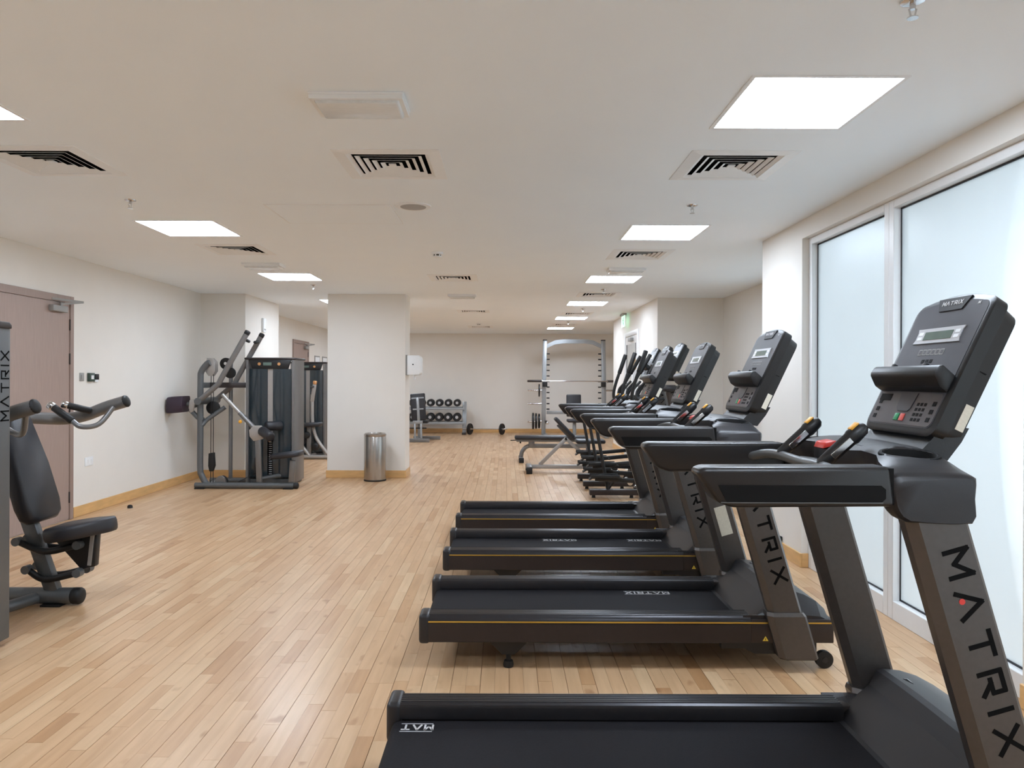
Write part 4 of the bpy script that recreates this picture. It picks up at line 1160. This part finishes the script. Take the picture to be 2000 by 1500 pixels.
# ------------------------------------------------------------------ elliptical trainers
def build_elliptical():
    """x 0 rear .. 1.35 front (user faces +x), y 0 centre"""
    t = thing('elliptical_trainer', (0, 0, 0))
    B().box(0, 1.30, -.05, .05, .035, .10, bev=.006).obj('base_rail', M_FRAME, t)
    for x in (.05, .50, 1.2):
        B().lathe([(.02, .035), (.022, .01), (.024, 0)], (x, 0, 0), seg=12).obj('foot', M_RUB, t)
    B().box(.92, 1.06, -.30, .30, .03, .09, bev=.01).obj('front_stabilizer', M_FRAME, t)
    for s in (-1, 1):
        B().lathe([(.02, .03), (.024, 0)], (.99, s * .26, 0), seg=12).obj('foot', M_RUB, t)
        B().lathe([(.03, -.014), (.036, -.01), (.036, .01), (.03, .014)], (.58, s * .14, .10), 'y', seg=16).obj('roller_wheel', M_CHROME, t)
    # drive housing
    h = B().loft([[Vector((x, y, z)) for x, z in ((.70, .10), (.74, .34), (.86, .52), (1.06, .58), (1.24, .50), (1.30, .30), (1.28, .10))] for y in (-.13, -.11, .11, .13)][1:3], bev=.02)
    h.obj('drive_housing', M_SATIN, t)
    for s in (-1, 1):
        d = B().lathe([(.20, -.012), (.21, 0), (.20, .012)], (1.0, s * .15, .32), 'y', seg=28).obj('crank_disc', M_BLACK, t)
        B().lathe([(.05, -.02), (.05, .02)], (1.0, s * .15, .32), 'y', seg=16).obj('crank_hub', M_CHROME, d)
    # mast with lettering
    m = B().loft([[Vector((x, y, z)) for x, y in ((xc - w_, -.06), (xc + w_, -.06), (xc + w_, .06), (xc - w_, .06))] for xc, z, w_ in ((1.20, .42, .085), (1.09, .80, .075), (.975, 1.24, .065), (.95, 1.34, .06))], bev=.012).obj('mast', M_UPR, t)
    dn = V(.27, 0, -1).normalized(); vd = V(1, 0, .27).normalized()
    bl = B(); lettering(bl, 'MATRIX', V(.97, -.0605, 1.25) - vd * .02, dn, vd, .05, total=.42, stroke=.18); bl.obj('lettering', M_INK, m, smooth=False)
    B().box(.86, 1.06, -.20, .20, 1.26, 1.33, bev=.025).obj('accessory_tray', M_SATIN, t)
    # moving handle arms and fixed grips
    for s in (-1, 1):
        f = 0 if s < 0 else .30     # the two arms swing in opposition
        a = B().tube([(.60 + f, s * .29, 1.70), (.555 + f * .9, s * .29, 1.57), (.475 + f * .7, s * .29, 1.33), (.455 + f * .5, s * .28, 1.17), (.53 + f * .4, s * .25, 1.08), (.80, s * .20, .98), (1.02, s * .10, .92)], .02, seg=10).obj('handle_arm', M_RUB, t)
        B().rod((.525 + f * .83, s * .29, 1.48), (.612 + f * 1.02, s * .29, 1.735), .027, seg=12).obj('handle_grip', M_RUB, a)
        B().tube([(.70, s * .19, 1.38), (.60, s * .21, 1.26), (.62, s * .17, 1.16), (.86, s * .08, 1.18)], .016, seg=10).obj('fixed_grip', M_RUB, t)
        # pedal on its arm
        z0 = .245 if s < 0 else .36
        p = B().loft([[Vector((x, s * .13 + y, z)) for y, z in ((-.075 * k, z0 + dz), (.075 * k, z0 + dz), (.075 * k, z0 + dz + .018), (-.075 * k, z0 + dz + .018))] for x, dz, k in ((-.02, -.02, .7), (.03, .012, .95), (.12, .022, 1), (.28, .012, 1), (.36, .0, .9))], bev=.006).obj('pedal', M_BLACK, t)
        B().box(-.005, .33, s * .13 - .085, s * .13 - .07, z0 + .01, z0 + .05, bev=.006).box(-.005, .33, s * .13 + .07, s * .13 + .085, z0 + .01, z0 + .05, bev=.006).obj('pedal_edge', M_RUB, p)
        B().bar((.05, s * .13, z0 - .005), (1.0, s * .17, .32 + (.12 if s > 0 else -.12)), .05, .035, bev=.006).obj('pedal_arm', M_BLACK, t)
    # rear link rod with its strut
    B().tube([(.225, 0, .07), (.14, 0, .52), (.055, 0, .98)], .02, seg=10).obj('link_rod', M_RUB, t)
    B().tube([(.225, 0, .10), (.34, 0, .26)], .014, smooth=False, seg=8).obj('rod_strut', M_RUB, t)
    B().tube([(.055, 0, .98), (.35, 0, .94), (.95, 0, .98)], .02, seg=10).obj('upper_link', M_RUB, t)
    # console: same head unit as the treadmills
    src = {c.name.split('.')[0]: c for c in proto.children}
    for n in ('console', 'console_back'):
        c = copy_tree(src[n], t)
        c.location = Vector((-1.644 + .885, -.38, .17))
    return t
el = build_elliptical()
for k, (yc, lab) in enumerate(((8.80, 'black elliptical trainer nearest the treadmills'), (9.52, 'black elliptical trainer in the middle of the three'), (10.24, 'black elliptical trainer closest to the alcove end wall'))):
    o = el if k == 0 else copy_tree(el)
    o.location = (1.0, yc, 0)
    tag(o, lab, 'elliptical', 'elliptical trainers in the alcove')

# ------------------------------------------------------------------ squat rack at the far wall
t = thing('squat_rack', (1.70, 18.4, 0), 'silver squat rack with arched top bar at the far wall', 'squat rack')
RX0, RX1, RY = .977, 2.42, 18.4
for s, xx in ((-1, RX0), (1, RX1)):
    u = B().loft([[Vector((xx + a + lx, RY + c_, z)) for a, c_ in ((-.05, -.06), (.05, -.06), (.05, .06), (-.05, .06))] for lx, z in ((s * .03, .0), (s * .02, 1.2), (0, 2.36))], bev=.008).obj('upright', M_RACK, t)
    B().box(xx - .052, xx + .052, RY - .062, RY + .062, 2.36, 2.385, bev=.006).obj('upright_cap', M_RUB, u)
    for k in range(11):
        z = 2.02 - k * .137
        B().box(min(xx - s * .045, xx - s * .12), max(xx - s * .045, xx - s * .12), RY - .03, RY + .03, z, z + .03, bev=.005).obj('bar_catch', M_RUB, u)
    B().box(xx - .05, xx + .05, RY - .75, RY + .55, 0, .06, bev=.008).obj('base_foot', M_RACK, t)
    for z in (1.13, .80, .36):
        B().cyl((xx + s * .05, RY, z), (xx + s * .42, RY, z), .022, seg=12).obj('storage_peg', M_CHROME, u)
    B().bar((xx - s * .03, RY - .05, .36), (xx - s * .03, RY - .75, .36), .06, .05, (1, 0, 0), bev=.006).obj('spotter_arm', M_FRAME, t)
    B().rod((xx - s * .03, RY - .72, .36), (xx - s * .03, RY - .76, .36), .035).obj('spotter_tip', M_CHROME, t)
B().loft([[Vector((x, RY + a, z + c_)) for a, c_ in ((-.04, -.05), (.04, -.05), (.04, .05), (-.04, .05))] for x, z in ((RX0 + .04, 2.22), (RX0 + .25, 2.32), (RX0 + .45, 2.345), (RX1 - .45, 2.345), (RX1 - .25, 2.32), (RX1 - .04, 2.22))]).obj('top_bar', M_RACK, t)
B().box(RX0 + .05, RX1 - .05, RY + .02, RY + .08, .54, .62, bev=.006).obj('rear_crossbar', M_RACK, t)
for s, xx in ((-1, RX0), (1, RX1)):
    B().box(xx - .06, xx + .06, RY - .13, RY - .06, 1.22, 1.34, bev=.01).obj('bar_hook', M_RUB, t)
t = thing('barbell', (1.66, 18.28, 1.3), 'steel barbell resting across the squat rack', 'barbell')
B().cyl((.72, 18.28, 1.36), (2.66, 18.28, 1.36), .0145, seg=12).obj('shaft', M_CHROME, t)
for s, xx in ((-1, .90), (1, 2.52)):
    B().rod((xx, 18.28, 1.36), (xx + s * .36, 18.28, 1.36), .028).obj('sleeve', M_FRAME, t)
    B().cyl((xx, 18.28, 1.36), (xx - s * .02, 18.28, 1.36), .04, seg=16).obj('collar', M_CHROME, t)
def disc(x, y, z, r, th, label, axis='x', group=None):
    t = thing('weight_plate', (x, y, z - r), label, 'weight plate', group)
    p = B().lathe([(r * .22, -th * .4), (r * .8, -th * .38), (r * .86, -th * .5), (r, -th * .42), (r, th * .42), (r * .86, th * .5), (r * .8, th * .38), (r * .22, th * .4)], (x, y, z), axis, seg=28).obj('plate_disc', M_IRON, t)
    B().lathe([(r * .2, -th * .55), (r * .2, th * .55)], (x, y, z), axis, seg=16).obj('hub_ring', M_CHROME, t)
    return t
for k, lab in enumerate(('outermost black plate on the lower left peg of the rack', 'middle black plate on the lower left peg of the rack', 'innermost black plate on the lower left peg of the rack')):
    disc(.69 + k * .075, RY, .37, .205 - .012 * k, .05, lab, group='plates on the rack pegs')
disc(.84, RY, 1.13, .16, .035, 'single small black plate on the upper left peg of the rack', group='plates on the rack pegs')

# ------------------------------------------------------------------ benches
def cush(name, x0, x1, y0, y1, z0, z1, m, par, bev=.025, M=None):
    return B().box(x0, x1, y0, y1, z0, z1, bev=bev, seg=3, M=M).obj(name, m, par)
# small upright bench standing inside the rack
t = thing('utility_bench', (1.63, 17.5, 0), 'small upright bench seen between the rack posts', 'bench')
Mx = Matrix.Translation((1.63, 17.62, .52)) @ Matrix.Rotation(R(-8), 4, 'X')
cush('backrest', -.175, .175, -.03, .04, .0, .53, M_PAD, t, M=Mx)
cush('seat', 1.45, 1.81, 17.2, 17.6, .40, .47, M_PAD, t)
B().bar((1.63, 17.45, .05), (1.63, 17.5, .42), .08, .08, bev=.008).obj('seat_post', M_RACK, t)
B().bar((1.63, 17.62, .42), (1.63, 17.72, .9), .05, .06, bev=.006).obj('back_post', M_RACK, t)
B().box(1.59, 1.67, 17.1, 17.85, .03, .09, bev=.008).obj('base_rail', M_RACK, t)
for yy in (17.12, 17.83):
    B().box(1.40, 1.86, yy - .04, yy + .04, 0, .06, bev=.008).obj('base_foot', M_RACK, t)
# flat bench lying across the aisle
t = thing('flat_bench', (.78, 12.63, 0), 'flat black bench with curved grey leg in front of the rack', 'bench')
cush('pad', .16, 1.40, 12.48, 12.78, .385, .445, M_PAD, t)
B().box(.19, 1.40, 12.54, 12.72, .345, .388, bev=.006).obj('pad_frame', M_MACH, t)
B().bar((.42, 12.63, .27), (1.45, 12.63, .27), .07, .06, bev=.008).obj('spine', M_MACH, t)
B().box(.40, .50, 12.58, 12.68, .25, .35, bev=.008).obj('hinge_block', M_MACH, t)
B().tube([(.46, 12.63, .28), (.36, 12.63, .25), (.29, 12.63, .17), (.27, 12.63, .07)], .035, seg=12).obj('front_leg', M_MACH, t)
B().box(.24, .31, 12.42, 12.84, .015, .08, bev=.008).obj('base_foot', M_MACH, t)
for yy in (12.40, 12.83):
    B().box(.235, .315, yy, yy + .03, 0, .085, bev=.008).obj('foot_cap', M_RUB, t)
B().bar((1.40, 12.63, .27), (1.46, 12.63, .05), .06, .06, bev=.008).obj('rear_leg', M_MACH, t)
B().box(1.42, 1.49, 12.42, 12.84, 0, .06, bev=.008).obj('base_foot', M_MACH, t)
B().rod((.20, 12.63, .365), (.09, 12.63, .36), .008).obj('adjuster_pin', M_RUB, t)
B().rod((.26, 12.60, .345), (.26, 12.60, .315), .014).obj('adjuster_knob', M_RUB, t)
# adjustable bench with raised backrest
t = thing('incline_bench', (.9, 11.2, 0), 'grey adjustable bench with crossed braces and tilted black backrest', 'bench')
B().bar((.38, 11.2, .085), (1.62, 11.2, .085), .06, .06, bev=.008).obj('base_rail', M_MACHL, t)
for xx in (.36, 1.62):
    B().box(xx - .04, xx + .04, 10.98, 11.42, .04, .11, bev=.01).obj('base_foot', M_MACH, t)
    for yy in (10.965, 11.40):
        B().box(xx - .045, xx + .045, yy, yy + .035, 0, .10, bev=.008).obj('foot_cap', M_RUB, t)
B().bar((.52, 11.2, .11), (.93, 11.2, .52), .055, .05, bev=.006).obj('brace', M_MACHL, t)
B().bar((.90, 11.2, .52), (1.38, 11.2, .10), .05, .05, bev=.006).obj('brace', M_MACHL, t)
Mb = Matrix.Translation((1.03, 11.2, .53)) @ Matrix.Rotation(R(-44), 4, 'Y')
cush('backrest', -.03, .03, -.14, .14, .0, .40, M_PAD, t, bev=.02, M=Mb)
B().box(-.065, -.032, -.03, .03, .02, .30, bev=.005, M=Mb).obj('backrest_frame', M_MACHD, t)
cush('seat', 1.06, 1.50, 11.05, 11.35, .44, .50, M_PAD, t)
B().bar((1.25, 11.2, .44), (1.25, 11.2, .11), .06, .05, bev=.006).obj('seat_post', M_MACH, t)
# bench by the dumbbell rack, back turned to the camera
t = thing('upright_bench', (-1.95, 16.6, 0), 'grey bench with tall black backrest turned away in front of the dumbbells', 'bench')
Mk = Matrix.Translation((-1.93, 16.62, .44)) @ Matrix.Rotation(R(-6), 4, 'X') @ Matrix.Rotation(R(-4), 4, 'Y')
cush('backrest', -.165, .165, -.02, .05, .03, .64, M_PAD, t, M=Mk)
B().box(-.03, .03, -.05, -.02, .0, .55, bev=.004, M=Mk).box(-.14, .14, -.04, -.02, .52, .55, M=Mk).box(-.12, .12, -.04, -.02, .27, .30, M=Mk).obj('back_strap', M_RACK, t)
cush('seat', -2.08, -1.74, 16.70, 17.10, .40, .47, M_PAD, t)
for xx in (-2.02, -1.88):
    B().bar((xx, 16.58, .46), (xx + .02, 16.50, .06), .04, .035, bev=.004).obj('rear_strut', M_RACK, t)
B().box(-2.06, -1.84, 16.55, 16.6, .40, .47, bev=.006).obj('strut_head', M_RACK, t)
B().box(-2.30, -1.68, 16.42, 16.50, 0, .08, bev=.008).obj('base_foot', M_MACH, t)
B().box(-2.00, -1.92, 16.45, 17.2, .02, .08, bev=.008).obj('base_rail', M_RACK, t)
B().box(-2.12, -1.50, 17.15, 17.23, 0, .08, bev=.008).obj('base_foot', M_MACH, t)
B().rod((-2.15, 16.62, .30), (-1.76, 16.62, .30), .014).obj('adjuster_bar', M_RUB, t)
B().bar((-1.96, 16.9, .06), (-1.96, 16.9, .42), .06, .06, bev=.006).obj('seat_post', M_RACK, t)

# ------------------------------------------------------------------ dumbbell rack, dumbbells, floor barbell
DX0, DX1, DY = -2.75, -1.04, 18.95
t = thing('dumbbell_rack', ((DX0 + DX1) / 2, DY, 0), 'grey two-tier dumbbell rack against the far wall', 'rack')
for xx in (DX0, DX1):
    B().bar((xx, DY - .05, .03), (xx, DY + .10, .82), .10, .10, (1, 0, 0), bev=.008).obj('rack_post', M_RACK, t)
    B().box(xx - .05, xx + .05, DY - .30, DY + .32, 0, .05, bev=.008).obj('base_foot', M_FRAME, t)
for z, y in ((.66, DY + .06), (.30, DY - .02)):
    for dy in (-.10, .09):
        B().bar((DX0, y + dy, z + dy * .15), (DX1, y + dy, z + dy * .15), .035, .05, bev=.004).obj('shelf_rail', M_RACK, t)
    B().box(DX0, DX1, y - .13, y - .115, z - .05, z + .015, bev=.003).obj('shelf_lip', M_RACK, t)
ROWN = ['first', 'second', 'third', 'fourth', 'fifth', 'sixth', 'seventh']
def dumbbell(x, y, z, r, label):
    t = thing('dumbbell', (x, y, z - r), label, 'dumbbell', 'round dumbbells on the rack')
    B().cyl((x, y - .08, z), (x, y + .08, z), .016, seg=10).obj('handle', M_CHROME, t)
    for s in (-1, 1):
        h = B().lathe([(r * .86, s * .065), (r, s * .075), (r, s * .135), (r * .9, s * .15), (r * .5, s * .152)], (x, y, z), 'y', seg=20).obj('head', M_RUB, t)
        B().lathe([(r * .38, s * .150), (r * .36, s * .156), (r * .1, s * .1565)], (x, y, z), 'y', seg=16).obj('end_cap', M_SILV, h)
for row, z, y, r, nm in ((0, .797, DY + .05, .093, 'top'), (1, .435, DY - .03, .106, 'bottom')):
    for k in range(7):
        dumbbell(-1.225 - .226 * k, y, z, r, '%s dumbbell from the right on the %s shelf of the rack' % (ROWN[k], nm))
t = thing('floor_barbell', (-.5, 18.75, 0), 'short barbell with two plates lying on the floor by the far wall', 'barbell')
B().cyl((-1.08, 18.75, .142), (.06, 18.75, .142), .013, seg=10).obj('shaft', M_CHROME, t)
for s, xx in ((-1, -.89), (1, -.08)):
    Mr = Matrix.Translation((xx, 18.75, .142)) @ Matrix.Rotation(R(-28), 4, 'Z') @ Matrix.Translation((-xx, -18.75, -.142))
    p = B().lathe([(.03, -.016), (.11, -.014), (.12, -.022), (.142, -.018), (.142, .018), (.12, .022), (.11, .014), (.03, .016)], (xx, 18.75, .142), 'x', seg=28).xf(Mr).obj('weight_plate', M_IRON, t)
    B().lathe([(.028, -.026), (.028, .026)], (xx, 18.75, .142), 'x', seg=14).xf(Mr).obj('hub_ring', M_CHROME, p)
    B().rod((xx + s * .03, 18.75, .142), (xx + s * .08, 18.75, .142), .024).obj('collar', M_CHROME, t)

t = thing('power_cable', (1.9, 5.7, 0), 'thin black power cable trailing from the third treadmill to the wall', 'cable')
B().tube([(1.60, 5.33, .12), (1.66, 5.40, .03), (1.78, 5.50, .006), (1.95, 5.78, .006), (2.13, 5.86, .008), (2.19, 5.93, .05), (2.195, 5.95, .12)], .005, seg=8).obj('cord', M_RUB, t)
B().box(2.185, 2.219, 5.93, 5.97, .115, .15, bev=.006).obj('plug', M_RUB, t)

# ------------------------------------------------------------------ sanitiser stand by the exit door
t = thing('sanitiser_stand', (2.02, 11.55, 0), 'white sanitiser stand with amber bottle in front of the exit door', 'stand')
B().lathe([(.15, 0), (.15, .012), (.03, .02)], (2.02, 11.55, 0), seg=24).obj('stand_base', M_WHITE, t)
B().cyl((2.02, 11.55, .02), (2.02, 11.55, 1.72), .014, seg=10).obj('stand_pole', M_TRIMW, t)
B().box(1.965, 2.065, 11.49, 11.56, 1.34, 1.54, bev=.015).obj('dispenser_body', M_WHITE, t)
B().lathe([(.03, 1.56), (.034, 1.58), (.034, 1.70), (.014, 1.74), (.012, 1.77)], (2.0, 11.52, 0), seg=16).obj('amber_bottle', mat('amber_plastic', (206, 170, 128), .35), t)
